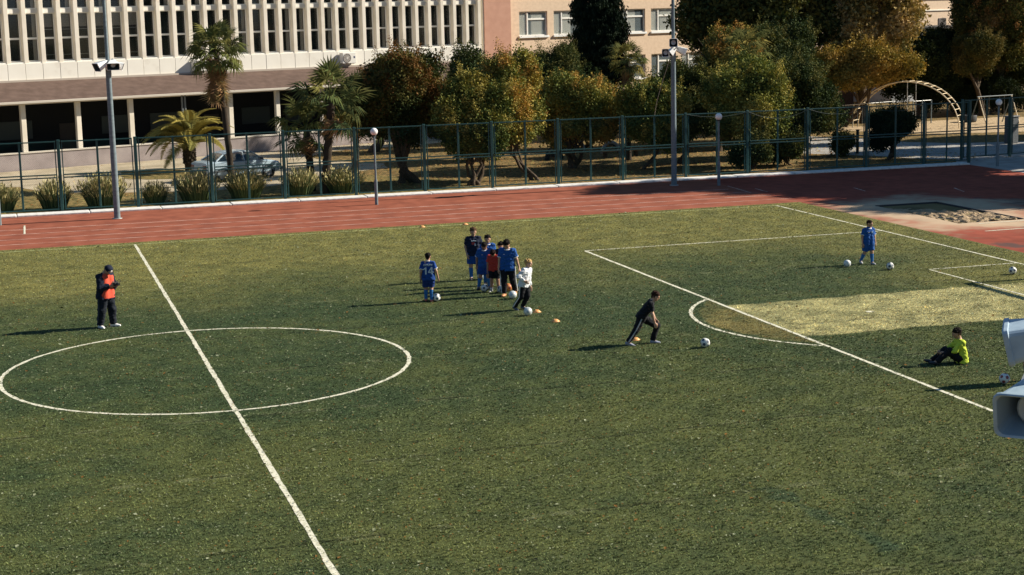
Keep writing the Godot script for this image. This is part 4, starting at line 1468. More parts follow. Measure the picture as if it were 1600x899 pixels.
	for q in fill:
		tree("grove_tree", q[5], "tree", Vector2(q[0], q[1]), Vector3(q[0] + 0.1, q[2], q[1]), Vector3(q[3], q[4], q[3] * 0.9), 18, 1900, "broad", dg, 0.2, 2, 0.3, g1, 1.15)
	# trees past the end of the track, outside the view, whose shade falls across the red surface
	tree("park_tree", "tall leafy tree past the track end shading the far corner of the track", "tree", Vector2(46.5, -28.0), Vector3(46.4, 10.3, -28.2), Vector3(4.6, 5.6, 4.4), 18, 3000, "large", dg, 0.4, 1, 0.45, "trees past the end of the track", 1.5)
	tree("park_tree", "tall leafy tree past the track end shading the middle of the red surface", "tree", Vector2(49.4, -20.0), Vector3(49.2, 8.0, -20.2), Vector3(4.6, 4.2, 4.6), 18, 3000, "large", dg, 0.4, 1, 0.45, "trees past the end of the track", 1.5)
	tree("park_tree", "tall leafy tree on the pavement past the track end nearest the pit", "tree", Vector2(57.2, -16.6), Vector3(57.0, 11.3, -17.0), Vector3(5.0, 6.0, 3.2), 18, 3000, "large", dg, 0.4, 1, 0.45, "trees past the end of the track", 1.5)
	tree("park_tree", "tall leafy tree past the track end behind the fence corner", "tree", Vector2(57.5, -31.5), Vector3(57.5, 10.0, -31.5), Vector3(5.0, 6.0, 4.6), 18, 2600, "large", dg, 0.4, 1, 0.45, "trees past the end of the track", 1.5)
	tree("park_tree", "tall leafy tree past the track end between two others, shading the lane ends", "tree", Vector2(48.4, -24.5), Vector3(48.4, 9.2, -24.6), Vector3(3.6, 4.6, 3.0), 16, 2600, "large", dg, 0.35, 1, 0.45, "trees past the end of the track", 1.5)
	tree("park_tree", "tall leafy tree shading the pale path from beyond the right edge", "tree", Vector2(60.5, -38.2), Vector3(60.5, 9.2, -38.2), Vector3(4.6, 5.2, 3.0), 16, 2600, "large", dg, 0.35, 1, 0.45, "trees past the end of the track", 1.5)
	tree("park_tree", "tall leafy tree shading the lawn before the playground from beyond the right edge", "tree", Vector2(64.0, -44.0), Vector3(64.0, 9.6, -44.0), Vector3(4.6, 5.4, 2.6), 16, 2600, "large", dg, 0.35, 1, 0.45, "trees past the end of the track", 1.5)
	# shrubs
	tree("round_shrub", "clipped dark shrub narrowing to its base in front of the climbing arch", "shrub", Vector2(38.2, -36.72), Vector3(38.2, 1.55, -36.74), Vector3(1.12, 1.0, 1.1), 12, 1500, "fine", deep, 0.12, 3, 0.2, "shrubs along the fence", 1.1)
	tree("low_shrub", "low dark shrub at the fence under the yellow green tree", "shrub", Vector2(29.64, -34.9), Vector3(29.86, 1.0, -34.95), Vector3(1.15, 0.85, 0.7), 9, 700, "broad", dg, 0.06, 4, 0.2, "shrubs along the fence")
	tree("low_shrub", "ragged green shrub right of the far globe lamp behind the fence", "shrub", Vector2(32.75, -36.65), Vector3(32.5, 0.95, -36.7), Vector3(1.15, 0.8, 0.9), 9, 700, "broad", dg, 0.06, 4, 0.2, "shrubs along the fence")
	tree("low_shrub", "thin small shrub on the pale path left of the dark clipped shrub", "shrub", Vector2(37.0, -39.6), Vector3(37.1, 0.62, -39.6), Vector3(0.75, 0.5, 0.6), 7, 220, "broad", dg, 0.03, 4, 0.2, "shrubs along the fence")
	tree("hedge_shrub", "dark bush at the back of the playground behind the swings", "shrub", Vector2(60.5, -62.8), Vector3(60.5, 1.3, -62.8), Vector3(3.4, 1.2, 1.0), 10, 1100, "broad", deep, 0.08, 4, 0.2, "shrubs along the fence")
	tree("hedge_shrub", "dark bush in shade beside the red brown hut", "shrub", Vector2(43.6, -62.0), Vector3(43.6, 1.6, -62.0), Vector3(3.0, 1.6, 1.4), 10, 1300, "broad", deep, 0.08, 4, 0.2, "shrubs along the fence")
	# grass clumps in a row behind the fence
	var r := RandomNumberGenerator.new()
	r.seed = 31
	var gm := [grass_clump_mesh(r), grass_clump_mesh(r), grass_clump_mesh(r)]
	var mlow := sm(0.085, 0.125, 0.04, 0.7)
	var mtip := sm(0.4, 0.35, 0.15, 0.7)
	var lab := ["grass clump at the left edge of the fence behind the white post", "dark grass clump behind the second thick fence post", "tall grass clump beside the left floodlight pole", "smallest grass clump just right of the left floodlight pole", "wide golden tipped grass clump below the rear of the car", "golden tipped grass clump below the front wheel of the car", "yellow grass clump at the foot of the pair of fan palms", "shaded grass clump left of the near globe lamp"]
	var k := 0
	for q in [[-4.5, -35.1, 1.0, 0.9], [-2.34, -34.76, 0.95, 1.0], [-0.35, -34.4, 1.25, 1.15], [1.86, -34.86, 0.75, 0.75], [3.62, -34.76, 1.2, 1.05], [5.75, -34.94, 1.2, 1.0], [8.14, -35.0, 1.0, 0.95], [10.1, -35.2, 1.2, 0.9]]:
		var o := thing("grass_clump", lab[k], "ornamental grass", Vector3(q[0], 0, q[1]), rng.randf() * TAU, "grass clumps along the fence")
		o.scale = Vector3(q[2] * 0.98, q[3] * 1.3, q[2] * 0.98)
		var g: Array = gm[k % 3]
		put_mesh("blades", g[0], mlow, o).set_meta("kind", "stuff")
		put_mesh("tips", g[1], mtip, o).set_meta("kind", "stuff")
		k += 1

# ---------------------------------------------------------------- lamps, poles and loudspeakers
# rectangular horn: mouth in the plane z = 0 facing +Z, throat at the back
func horn_parts(o: Node3D, w: float, h: float, d: float, shell: Material, inner: Material, cone: Material, t := Transform3D(), cs := 1.0) -> void:
	var ring := func(hw: float, hh: float, z: float, q: float) -> Array:
		var a := []
		for c in [[1, 1, 0.0], [-1, 1, PI / 2], [-1, -1, PI], [1, -1, PI * 1.5]]:
			for k in 4:
				var an: float = c[2] + PI / 2 * k / 3.0
				a.append(Vector3(c[0] * (hw - q) + cos(an) * q, c[1] * (hh - q) + sin(an) * q, z))
		return a
	var skin := func(b: Buf, rs: Array) -> void:
		for i in rs.size() - 1:
			for j in 16: b.quad(rs[i][j], rs[i][(j + 1) % 16], rs[i + 1][(j + 1) % 16], rs[i + 1][j])
	var hw := w * 0.5
	var hh := h * 0.5
	var q := h * 0.16
	var b := Buf.new()
	var back: Array = ring.call(hw * 0.42, hh * 0.5, -d, q * 0.5)
	skin.call(b, [back, ring.call(hw * 0.6, hh * 0.66, -d * 0.72, q * 0.7), ring.call(hw * 0.86, hh * 0.88, -d * 0.25, q), ring.call(hw * 0.97, hh * 0.96, -0.02, q)])
	for j in range(1, 15): b.tri(back[0], back[j], back[j + 1])
	obj("shell", b, shell, o, t)
	b = Buf.new()
	skin.call(b, [ring.call(hw * 0.97, hh * 0.96, -0.02, q), ring.call(hw * 1.03, hh * 1.04, -0.016, q * 1.05), ring.call(hw * 1.04, hh * 1.05, 0.0, q * 1.05), ring.call(hw * 1.01, hh * 1.01, 0.008, q), ring.call(hw * 0.94, hh * 0.93, 0.0, q)])
	obj("rim", b, shell, o, t)
	b = Buf.new()
	var bi: Array = ring.call(hw * 0.36, hh * 0.42, -d * 0.85, q * 0.5)
	skin.call(b, [ring.call(hw * 0.94, hh * 0.93, 0.0, q), ring.call(hw * 0.82, hh * 0.84, -d * 0.25, q), ring.call(hw * 0.55, hh * 0.6, -d * 0.7, q * 0.6), bi])
	for j in range(1, 15): b.tri(bi[0], bi[j], bi[j + 1])
	obj("mouth", b, inner, o, t)
	b = Buf.new()
	b.lathe(Vector3(0, 0, -d * 0.8), [Vector2(hh * 0.15, 0.0), Vector2(hh * 0.3 * cs, d * 0.2), Vector2(hh * 0.56 * cs, d * 0.52), Vector2(hh * 0.6 * cs, d * 0.56), Vector2(hh * 0.5 * cs, d * 0.58), Vector2(hh * 0.3 * cs, d * 0.5), Vector2(0.001, d * 0.46)], 18, Basis(Vector3.RIGHT, PI / 2))
	obj("sound_cone", b, cone, o, t)
	b = Buf.new()
	b.box(Vector3(0, 0, -d * 0.75), Vector3(hw * 1.3, 0.02, 0.05))
	for s in [-1, 1]: b.box(Vector3(s * hw * 0.64, 0, -d * 0.95), Vector3(0.012, 0.05, d * 0.5))
	b.tube([Vector3(0, 0, -d * 0.95), Vector3(0, 0, -d * 1.3)], [h * 0.24, h * 0.2], 10)
	obj("bracket", b, M.steel, o, t)

func aim(dir: Vector3) -> Basis:
	var z := dir.normalized()
	var x := Vector3.UP.cross(z).normalized()
	return Basis(x, z.cross(x), z)

func horn(label: String, at: Vector3, dir: Vector3, w := 0.52, h := 0.34, d := 0.5) -> void:
	var o := thing("horn_speaker", label, "loudspeaker", at, 0.0, "horn loudspeakers on the tall poles")
	horn_parts(o, w, h, d, M.white, sm(0.03, 0.04, 0.05, 0.6), sm(0.5, 0.52, 0.55, 0.5), Transform3D(aim(dir), Vector3.ZERO))

func tall_pole(label: String, x: float, z: float, h := 9.5) -> void:
	var o := thing("tall_pole", label, "pole", Vector3(x, 0, z), 0.0, "tall steel poles round the pitch")
	var b := Buf.new()
	b.tube([Vector3(0, -0.1, 0), Vector3(0, 2.6, 0), Vector3(0, 2.7, 0), Vector3(0, 6.0, 0)], [0.125, 0.122, 0.115, 0.105], 16)
	obj("lower_tube", b, M.galv, o)
	b = Buf.new()
	b.tube([Vector3(0, 5.98, 0), Vector3(0, 6.05, 0), Vector3(0, h, 0)], [0.1, 0.075, 0.06], 16)
	obj("upper_tube", b, M.galv, o)
	b = Buf.new()
	b.lathe(Vector3.ZERO, [Vector2(0.13, 0.0), Vector2(0.2, 0.0), Vector2(0.2, 0.03), Vector2(0.13, 0.035)], 16)
	obj("base_plate", b, M.steel, o)

func globe_lamp(label: String, x: float, z: float) -> void:
	var o := thing("globe_lamp", label, "street lamp", Vector3(x, 0, z), 0.0, "globe lamps along the track")
	var b := Buf.new()
	b.tube([Vector3(0, -0.1, 0), Vector3(0, 1.02, 0), Vector3(0, 1.06, 0)], [0.07, 0.07, 0.045], 12)
	obj("sleeve", b, M.galv, o)
	b = Buf.new()
	b.tube([Vector3(0, 1.04, 0), Vector3(0, 2.86, 0)], [0.043, 0.04], 12)
	obj("post", b, M.galv, o)
	b = Buf.new()
	b.lathe(Vector3(0, 2.84, 0), [Vector2(0.03, 0.0), Vector2(0.085, 0.02), Vector2(0.085, 0.06), Vector2(0.05, 0.07)], 14)
	obj("collar", b, sm(0.03, 0.04, 0.04, 0.6), o)
	b = Buf.new()
	b.ball(Vector3(0, 3.03, 0), Vector3.ONE * 0.155, 22)
	var gm := sm(0.85, 0.85, 0.83, 0.25)
	obj("globe", b, gm, o)

func lamps_and_poles() -> void:
	tall_pole("tall grey pole with loudspeakers at the left of the track", -0.07, -30.0)
	tall_pole("tall grey pole with loudspeakers in tree shade at the right of the track", 24.12, -30.68)
	globe_lamp("white globe lamp near the middle of the track in full sun", 10.44, -29.79)
	globe_lamp("white globe lamp standing in shade right of the tall pole", 25.85, -29.72)
	globe_lamp("white globe lamp on the pavement corner in front of the swings", 40.82, -31.1)
	globe_lamp("white lamp post cut by the left edge of the view", -4.56, -30.04)
	horn("white loudspeaker turned left on the left tall pole", Vector3(-0.52, 6.0, -29.85), Vector3(-0.85, -0.4, 0.35))
	horn("white loudspeaker turned right on the left tall pole", Vector3(0.5, 6.0, -29.9), Vector3(0.9, -0.35, 0.15), 0.46, 0.3, 0.46)
	horn("white loudspeaker facing the pitch on the left tall pole", Vector3(0.1, 6.02, -29.5), Vector3(-0.05, -0.55, 1.0), 0.5, 0.3, 0.42)
	horn("upper white loudspeaker facing the pitch on the right tall pole", Vector3(23.98, 6.28, -30.3), Vector3(-0.35, -0.08, 1.0), 0.36, 0.36, 0.4)
	horn("small white loudspeaker lowest at the left of the right tall pole", Vector3(23.62, 5.85, -30.35), Vector3(-0.5, -0.1, 1.0), 0.3, 0.34, 0.35)
	horn("white loudspeaker slanting left and down on the right tall pole", Vector3(23.86, 5.82, -30.5), Vector3(-0.85, -0.75, 0.0), 0.4, 0.3, 0.36)
	horn("white loudspeaker slanting right and down on the right tall pole", Vector3(24.66, 5.86, -30.66), Vector3(0.95, -0.42, 0.1), 0.4, 0.34, 0.5)
	var b := Buf.new()
	var a := Vector3(24.02, 5.65, -30.75)
	var e := Vector3(24.25, 2.98, -33.25)
	var pts := []
	var rad := []
	for j in 13:
		var f := j / 12.0
		pts.append(a.lerp(e, f) + Vector3(-0.18 * sin(PI * f), -0.35 * sin(PI * f), 0))
		rad.append(0.016)
	b.tube(pts, rad, 5)
	tag(obj("pole_cable", b, sm(0.3, 0.26, 0.2, 0.7)), "loose cable hanging from the right tall pole down to the fence top", "cable")

# ---------------------------------------------------------------- playground
func playground() -> void:
	# climbing arch
	var a := Vector3(47.93, 0, -58.08)
	var e := Vector3(52.57, 0, -53.12)
	var mid := (a + e) * 0.5
	var o := thing("climbing_arch", "pale yellow arched climbing ladder on the sandy playground", "climbing frame", mid)
	var ax := (e - a).normalized()
	var sd := Vector3(-ax.z, 0, ax.x) * 0.54
	var rx := a.distance_to(e) * 0.5
	for s in [-1.0, 1.0]:
		var pts := []
		var rad := []
		for i in 33:
			var an := PI * i / 32.0
			pts.append(ax * -cos(an) * rx + Vector3.UP * (sin(an) * 2.88 - 0.03) + sd * s)
			rad.append(0.034)
		var b := Buf.new()
		b.tube(pts, rad, 8)
		obj("rail", b, M.yellow, o)
	for i in range(1, 23):
		var an := PI * i / 23.0
		var p := ax * -cos(an) * rx + Vector3.UP * sin(an) * 2.88
		var b := Buf.new()
		b.tube([p - sd, p + sd], [0.022, 0.022], 6)
		obj("rung", b, M.yellow, o)
	for s in [-0.05, 0.5]:
		var b := Buf.new()
		b.tube([ax * s + Vector3.DOWN * 0.05, ax * s + Vector3.UP * 2.86], [0.022, 0.022], 6)
		obj("climbing_pole", b, M.steel, o)
	# railing and high bars behind it
	var dk := sm(0.1, 0.13, 0.14, 0.5)
	o = thing("low_railing", "grey bar railing with thin uprights beyond the climbing arch", "railing", Vector3(47.6, 0, -56.9), 0.25)
	var b := Buf.new()
	b.tube([Vector3(-1.8, 1.45, 0), Vector3(3.0, 1.5, 0)], [0.025, 0.025], 6)
	obj("top_bar", b, M.steel, o)
	for k in 13:
		b = Buf.new()
		b.tube([Vector3(-1.8 + 0.4 * k, 0, 0), Vector3(-1.8 + 0.4 * k, 1.45, 0)], [0.014, 0.014], 5)
		obj("upright", b, dk, o)
	o = thing("high_bars", "low exercise bars with three pale posts behind the arch", "exercise bars", Vector3(52.3, 0, -57.4), 0.3)
	for k in 3:
		b = Buf.new()
		b.tube([Vector3(-0.8 + 0.85 * k, 0, 0), Vector3(-0.8 + 0.85 * k, 1.5, 0)], [0.04, 0.04], 7)
		obj("post", b, M.galv, o)
	b = Buf.new()
	b.tube([Vector3(-0.8, 1.48, 0), Vector3(0.9, 1.48, 0)], [0.02, 0.02], 6)
	obj("bar", b, M.steel, o)
	# swings
	o = thing("swing_frame", "swing frame with slanting pale legs at the right of the playground", "swing", Vector3(56.3, 0, -55.0), 0.2)
	for x in [-1.6, 1.2]:
		for s in [-1.0, 1.0]:
			b = Buf.new()
			b.tube([Vector3(x, 0, s * 0.75), Vector3(x, 1.75, 0)], [0.035, 0.03], 7)
			obj("leg", b, M.yellow if s > 0 else dk, o)
	b = Buf.new()
	b.tube([Vector3(-1.7, 1.75, 0), Vector3(1.3, 1.75, 0)], [0.035, 0.035], 7)
	obj("top_bar", b, dk, o)
	for x in [-0.9, 0.4]:
		b = Buf.new()
		b.cbox(Vector3(x, 0.45, 0), Vector3(0.45, 0.04, 0.2), 0.01)
		obj("seat", b, M.rubber, o)
		b = Buf.new()
		for s in [-0.2, 0.2]: b.tube([Vector3(x + s, 0.45, 0), Vector3(x + s, 1.75, 0)], [0.008, 0.008], 4)
		obj("chain", b, M.steel, o)
	o = thing("roundabout", "low dark roundabout tub on the playground sand left of the swings", "roundabout", Vector3(55.6, 0, -57.2))
	b = Buf.new()
	b.lathe(Vector3.ZERO, [Vector2(0.0, 0.0), Vector2(0.5, 0.0), Vector2(0.55, 0.1), Vector2(0.55, 0.42), Vector2(0.48, 0.45), Vector2(0.42, 0.3), Vector2(0.0, 0.28)], 20)
	obj("tub", b, sm(0.03, 0.035, 0.04, 0.6), o)
	o = thing("grey_cabinet", "grey utility cabinet behind the fence at the right edge of the view", "cabinet", Vector3(48.7, 0, -41.9), 0.3)
	b = Buf.new()
	b.cbox(Vector3(0, 0.72, 0), Vector3(0.62, 1.44, 0.5), 0.03)
	obj("body", b, sm(0.09, 0.1, 0.11, 0.6), o)
	b = Buf.new()
	b.cbox(Vector3(0, 1.47, 0), Vector3(0.7, 0.06, 0.58), 0.02)
	obj("lid", b, sm(0.12, 0.13, 0.14, 0.6), o)
	# dark short posts by the shrub
	var k := 0
	for q in [[38.56, -40.57, 1.2], [39.85, -42.1, 0.95]]:
		o = thing("dark_bollard", ["taller dark post left of the clipped shrub on the path", "shorter dark post just behind the clipped shrub"][k], "bollard", Vector3(q[0], 0, q[1]), 0.0, "dark posts by the path")
		b = Buf.new()
		b.tube([Vector3(0, -0.05, 0), Vector3(0, q[2], 0)], [0.08, 0.08], 9)
		obj("post", b, M.rubber, o)
		b = Buf.new()
		b.lathe(Vector3(0, q[2], 0), [Vector2(0.08, 0.0), Vector2(0.11, 0.01), Vector2(0.1, 0.05), Vector2(0.0, 0.07)], 10)
		obj("cap", b, M.dark, o)
		k += 1
	# half buried tyres and a bench under the trees
	k = 0
	var tl := ["dark half buried tyre left of the golden tree's stems", "grey half buried tyre on the leafy lawn right of the golden tree", "grey half buried tyre farthest back behind the golden tree"]
	for q in [[23.6, -46.0, 0.3, 0], [27.5, -47.9, 0.0, 1], [26.3, -50.4, -0.2, 1]]:
		o = thing("half_tyre", tl[k], "tyre", Vector3(q[0], 0, q[1]), q[2], "half buried tyres under the trees")
		b = Buf.new()
		var pts := []
		var rad := []
		for i in 17:
			var an := PI * i / 16.0
			pts.append(Vector3(-cos(an) * 0.5, sin(an) * 0.62 - 0.04, 0))
			rad.append(0.1)
		b.tube(pts, rad, 10)
		obj("tread", b, M.rubber if q[3] == 0 else sm(0.35, 0.34, 0.31, 0.8), o)
		b = Buf.new()
		var p2 := []
		var r2 := []
		for i in 17:
			p2.append(pts[i] * Vector3(0.78, 0.78, 1) + Vector3(0, 0, 0.05)); r2.append(0.035)
		b.tube(p2, r2, 6)
		obj("sidewall", b, M.dark, o)
		k += 1
	o = thing("log_bench", "low weathered wooden bench on the leafy lawn beside a half buried tyre", "bench", Vector3(27.2, 0, -45.6), 0.06)
	b = Buf.new()
	b.cbox(Vector3(0, 0.33, 0), Vector3(2.6, 0.09, 0.32), 0.02)
	obj("seat", b, nm([[0.0, 0.2, 0.14, 0.1], [1.0, 0.42, 0.32, 0.23]], 1.5, 0.02), o)
	for s in [-0.9, 0.9]:
		b = Buf.new()
		b.cbox(Vector3(s, 0.14, 0), Vector3(0.16, 0.3, 0.26), 0.02)
		obj("leg", b, M.bark, o)

# ---------------------------------------------------------------- parked car
func parked_car() -> void:
	# x forward, z to its right side (towards the pitch)
	var o := thing("parked_car", "silver grey hatchback saloon parked on the road behind the palms", "car", Vector3(6.6, 0, -44.13), 0.41)
	var paint := sm(0.36, 0.46, 0.52, 0.35)
	paint.clearcoat_enabled = true
	paint.clearcoat = 0.6
	paint.clearcoat_roughness = 0.1
	var trim := sm(0.05, 0.055, 0.06, 0.6)
	var chrome := sm(0.5, 0.5, 0.5, 0.3, 0.8)
	# body lofted from stations: x, half width, underside, shoulder, deck height
	var st := [[-2.12, 0.66, 0.42, 0.72, 0.78], [-2.08, 0.76, 0.3, 0.86, 0.93], [-1.85, 0.81, 0.24, 0.9, 0.99], [-1.2, 0.83, 0.22, 0.91, 0.97], [-0.4, 0.835, 0.2, 0.9, 0.93], [0.5, 0.83, 0.2, 0.88, 0.91], [0.95, 0.82, 0.21, 0.86, 0.92], [1.5, 0.8, 0.24, 0.79, 0.86], [1.98, 0.76, 0.27, 0.7, 0.77], [2.12, 0.68, 0.34, 0.6, 0.66], [2.16, 0.6, 0.4, 0.52, 0.54]]
	var b := Buf.new()
	var rings := []
	for s in st:
		var w: float = s[1]
		var half := [Vector3(s[0], s[2], w * 0.9), Vector3(s[0], s[2] + 0.1, w * 0.985), Vector3(s[0], lerpf(s[2], s[3], 0.55), w), Vector3(s[0], s[3], w * 0.975), Vector3(s[0], lerpf(s[3], s[4], 0.75), w * 0.86), Vector3(s[0], s[4], w * 0.5)]
		var ring := half.duplicate()
		for i in range(5, -1, -1): ring.append(half[i] * Vector3(1, 1, -1))
		rings.append(ring)
	for i in rings.size() - 1:
		for j in 12: b.quad(rings[i][j], rings[i + 1][j], rings[i + 1][(j + 1) % 12], rings[i][(j + 1) % 12])
	for q in [rings[0], rings[-1]]:
		for j in range(1, 11): b.tri(q[0], q[j], q[j + 1])
	obj("body", b, paint, o)
	# roof and pillars
	var rf := [[-1.0, 1.3, 0.5], [-0.75, 1.37, 0.56], [-0.2, 1.4, 0.585], [0.3, 1.38, 0.57], [0.5, 1.34, 0.54]]
	b = Buf.new()
	for i in rf.size() - 1:
		var p = rf[i]
		var q = rf[i + 1]
		for s in [-1.0, 1.0]:
			b.quad(Vector3(p[0], p[1] + 0.02, 0), Vector3(q[0], q[1] + 0.02, 0), Vector3(q[0], q[1], s * q[2]), Vector3(p[0], p[1], s * p[2]))
			b.quad(Vector3(p[0], p[1], s * p[2]), Vector3(q[0], q[1], s * q[2]), Vector3(q[0], q[1] - 0.05, s * (q[2] + 0.02)), Vector3(p[0], p[1] - 0.05, s * (p[2] + 0.02)))
	obj("roof", b, paint, o)
	for s in [-1.0, 1.0]:
		for q in [[Vector3(1.12, 0.9, 0.74), Vector3(0.5, 1.33, 0.55), 0.03], [Vector3(-0.02, 0.92, 0.79), Vector3(-0.05, 1.37, 0.6), 0.035], [Vector3(-0.85, 0.95, 0.78), Vector3(-0.72, 1.36, 0.58), 0.03], [Vector3(-1.55, 0.97, 0.7), Vector3(-1.0, 1.29, 0.51), 0.05]]:
			b = Buf.new()
			b.tube([q[0] * Vector3(1, 1, s), q[1] * Vector3(1, 1, s)], [q[2], q[2] * 0.9], 6)
			obj("pillar", b, paint, o)
	var glass := sm(0.03, 0.05, 0.06, 0.05)
	glass.albedo_color.a = 0.6
	glass.transparency = BaseMaterial3D.TRANSPARENCY_ALPHA
	var panes := {"windscreen": [Vector3(1.12, 0.91, -0.7), Vector3(1.12, 0.91, 0.7), Vector3(0.5, 1.35, 0.52), Vector3(0.5, 1.35, -0.52)], "rear_window": [Vector3(-1.6, 0.98, 0.64), Vector3(-1.6, 0.98, -0.64), Vector3(-1.0, 1.3, -0.49), Vector3(-1.0, 1.3, 0.49)]}
	for nme in panes:
		var p: Array = panes[nme]
		b = Buf.new()
		b.quad(p[0], p[1], p[2], p[3])
		obj(nme, b, glass, o)
	for s in [-1.0, 1.0]:
		for p in [[Vector3(1.05, 0.9, 0.76), Vector3(0.02, 0.91, 0.79), Vector3(-0.02, 1.35, 0.6), Vector3(0.45, 1.33, 0.565)], [Vector3(-0.06, 0.91, 0.79), Vector3(-0.82, 0.94, 0.78), Vector3(-0.7, 1.34, 0.585), Vector3(-0.09, 1.35, 0.6)], [Vector3(-0.88, 0.95, 0.775), Vector3(-1.5, 0.97, 0.71), Vector3(-1.0, 1.27, 0.52), Vector3(-0.76, 1.33, 0.575)]]:
			b = Buf.new()
			b.quad(p[0] * Vector3(1, 1, s), p[1] * Vector3(1, 1, s), p[2] * Vector3(1, 1, s), p[3] * Vector3(1, 1, s))
			obj("side_window", b, glass, o)
		b = Buf.new()
		b.box(Vector3(-0.1, 0.52, s * 0.84), Vector3(3.3, 0.06, 0.03))
		obj("rubbing_strip", b, trim, o)
		for x in [0.15, -0.72]:
			b = Buf.new()
			b.cbox(Vector3(x, 0.76, s * 0.832), Vector3(0.2, 0.05, 0.04), 0.01)
			obj("door_handle", b, trim, o)
		b = Buf.new()
		b.cbox(Vector3(0.92, 0.98, s * 0.86), Vector3(0.1, 0.12, 0.18), 0.02)
		obj("wing_mirror", b, trim, o)
		b = Buf.new()
		b.cbox(Vector3(2.1, 0.58, s * 0.5), Vector3(0.1, 0.13, 0.3), 0.02)
		obj("headlight", b, sm(0.6, 0.62, 0.62, 0.15), o)
		b = Buf.new()
		b.cbox(Vector3(-2.09, 0.72, s * 0.55), Vector3(0.06, 0.2, 0.34), 0.02)
		obj("tail_light", b, sm(0.16, 0.015, 0.012, 0.3), o)
		b = Buf.new()
		b.box(Vector3(0.02, 0.64, s * 0.838), Vector3(0.012, 0.5, 0.012))
		b.box(Vector3(-0.86, 0.66, s * 0.835), Vector3(0.012, 0.5, 0.012))
		b.box(Vector3(0.98, 0.62, s * 0.83), Vector3(0.012, 0.44, 0.012))
		obj("door_gap", b, M.dark, o)
		for x in [1.32, -1.28]:
			b = Buf.new()
			b.lathe(Vector3(x, 0.29, s * 0.7), [Vector2(0.17, -0.09), Vector2(0.25, -0.095), Vector2(0.29, -0.06), Vector2(0.29, 0.06), Vector2(0.25, 0.095), Vector2(0.17, 0.09)], 24, Basis(Vector3.RIGHT, s * PI / 2))
			var w := obj("wheel", b, M.rubber, o)
			b = Buf.new()
			b.lathe(Vector3(x, 0.29, s * 0.7), [Vector2(0.18, 0.085), Vector2(0.17, 0.06), Vector2(0.08, 0.075), Vector2(0.0, 0.09)], 18, Basis(Vector3.RIGHT, s * PI / 2))
			obj("rim", b, sm(0.42, 0.42, 0.42, 0.4, 0.4), w)
			b = Buf.new()
			b.lathe(Vector3(x, 0.31, s * 0.73), [Vector2(0.34, -0.11), Vector2(0.345, 0.105), Vector2(0.3, 0.107)], 20, Basis(Vector3.RIGHT, s * PI / 2))
			obj("wheel_arch", b, M.dark, o)
	for q in [[2.14, 0.42, 0.68], [-2.12, 0.46, 0.74]]:
		b = Buf.new()
		b.cbox(Vector3(q[0], q[1], 0), Vector3(0.14, 0.2, q[2] * 2.1), 0.04)
		obj("bumper", b, trim, o)
	b = Buf.new()
	b.cbox(Vector3(2.13, 0.58, 0), Vector3(0.06, 0.1, 0.64), 0.01)
	obj("grille", b, trim, o)
	b = Buf.new()
	b.span(Vector3(-0.9, 0.3, -0.66), Vector3(0.9, 0.72, 0.66))
	for x in [0.35, -0.55]:
		for z in [-0.36, 0.36]: b.cbox(Vector3(x, 0.9, z), Vector3(0.16, 0.55, 0.42), 0.05)
	obj("seats", b, M.dark, o)

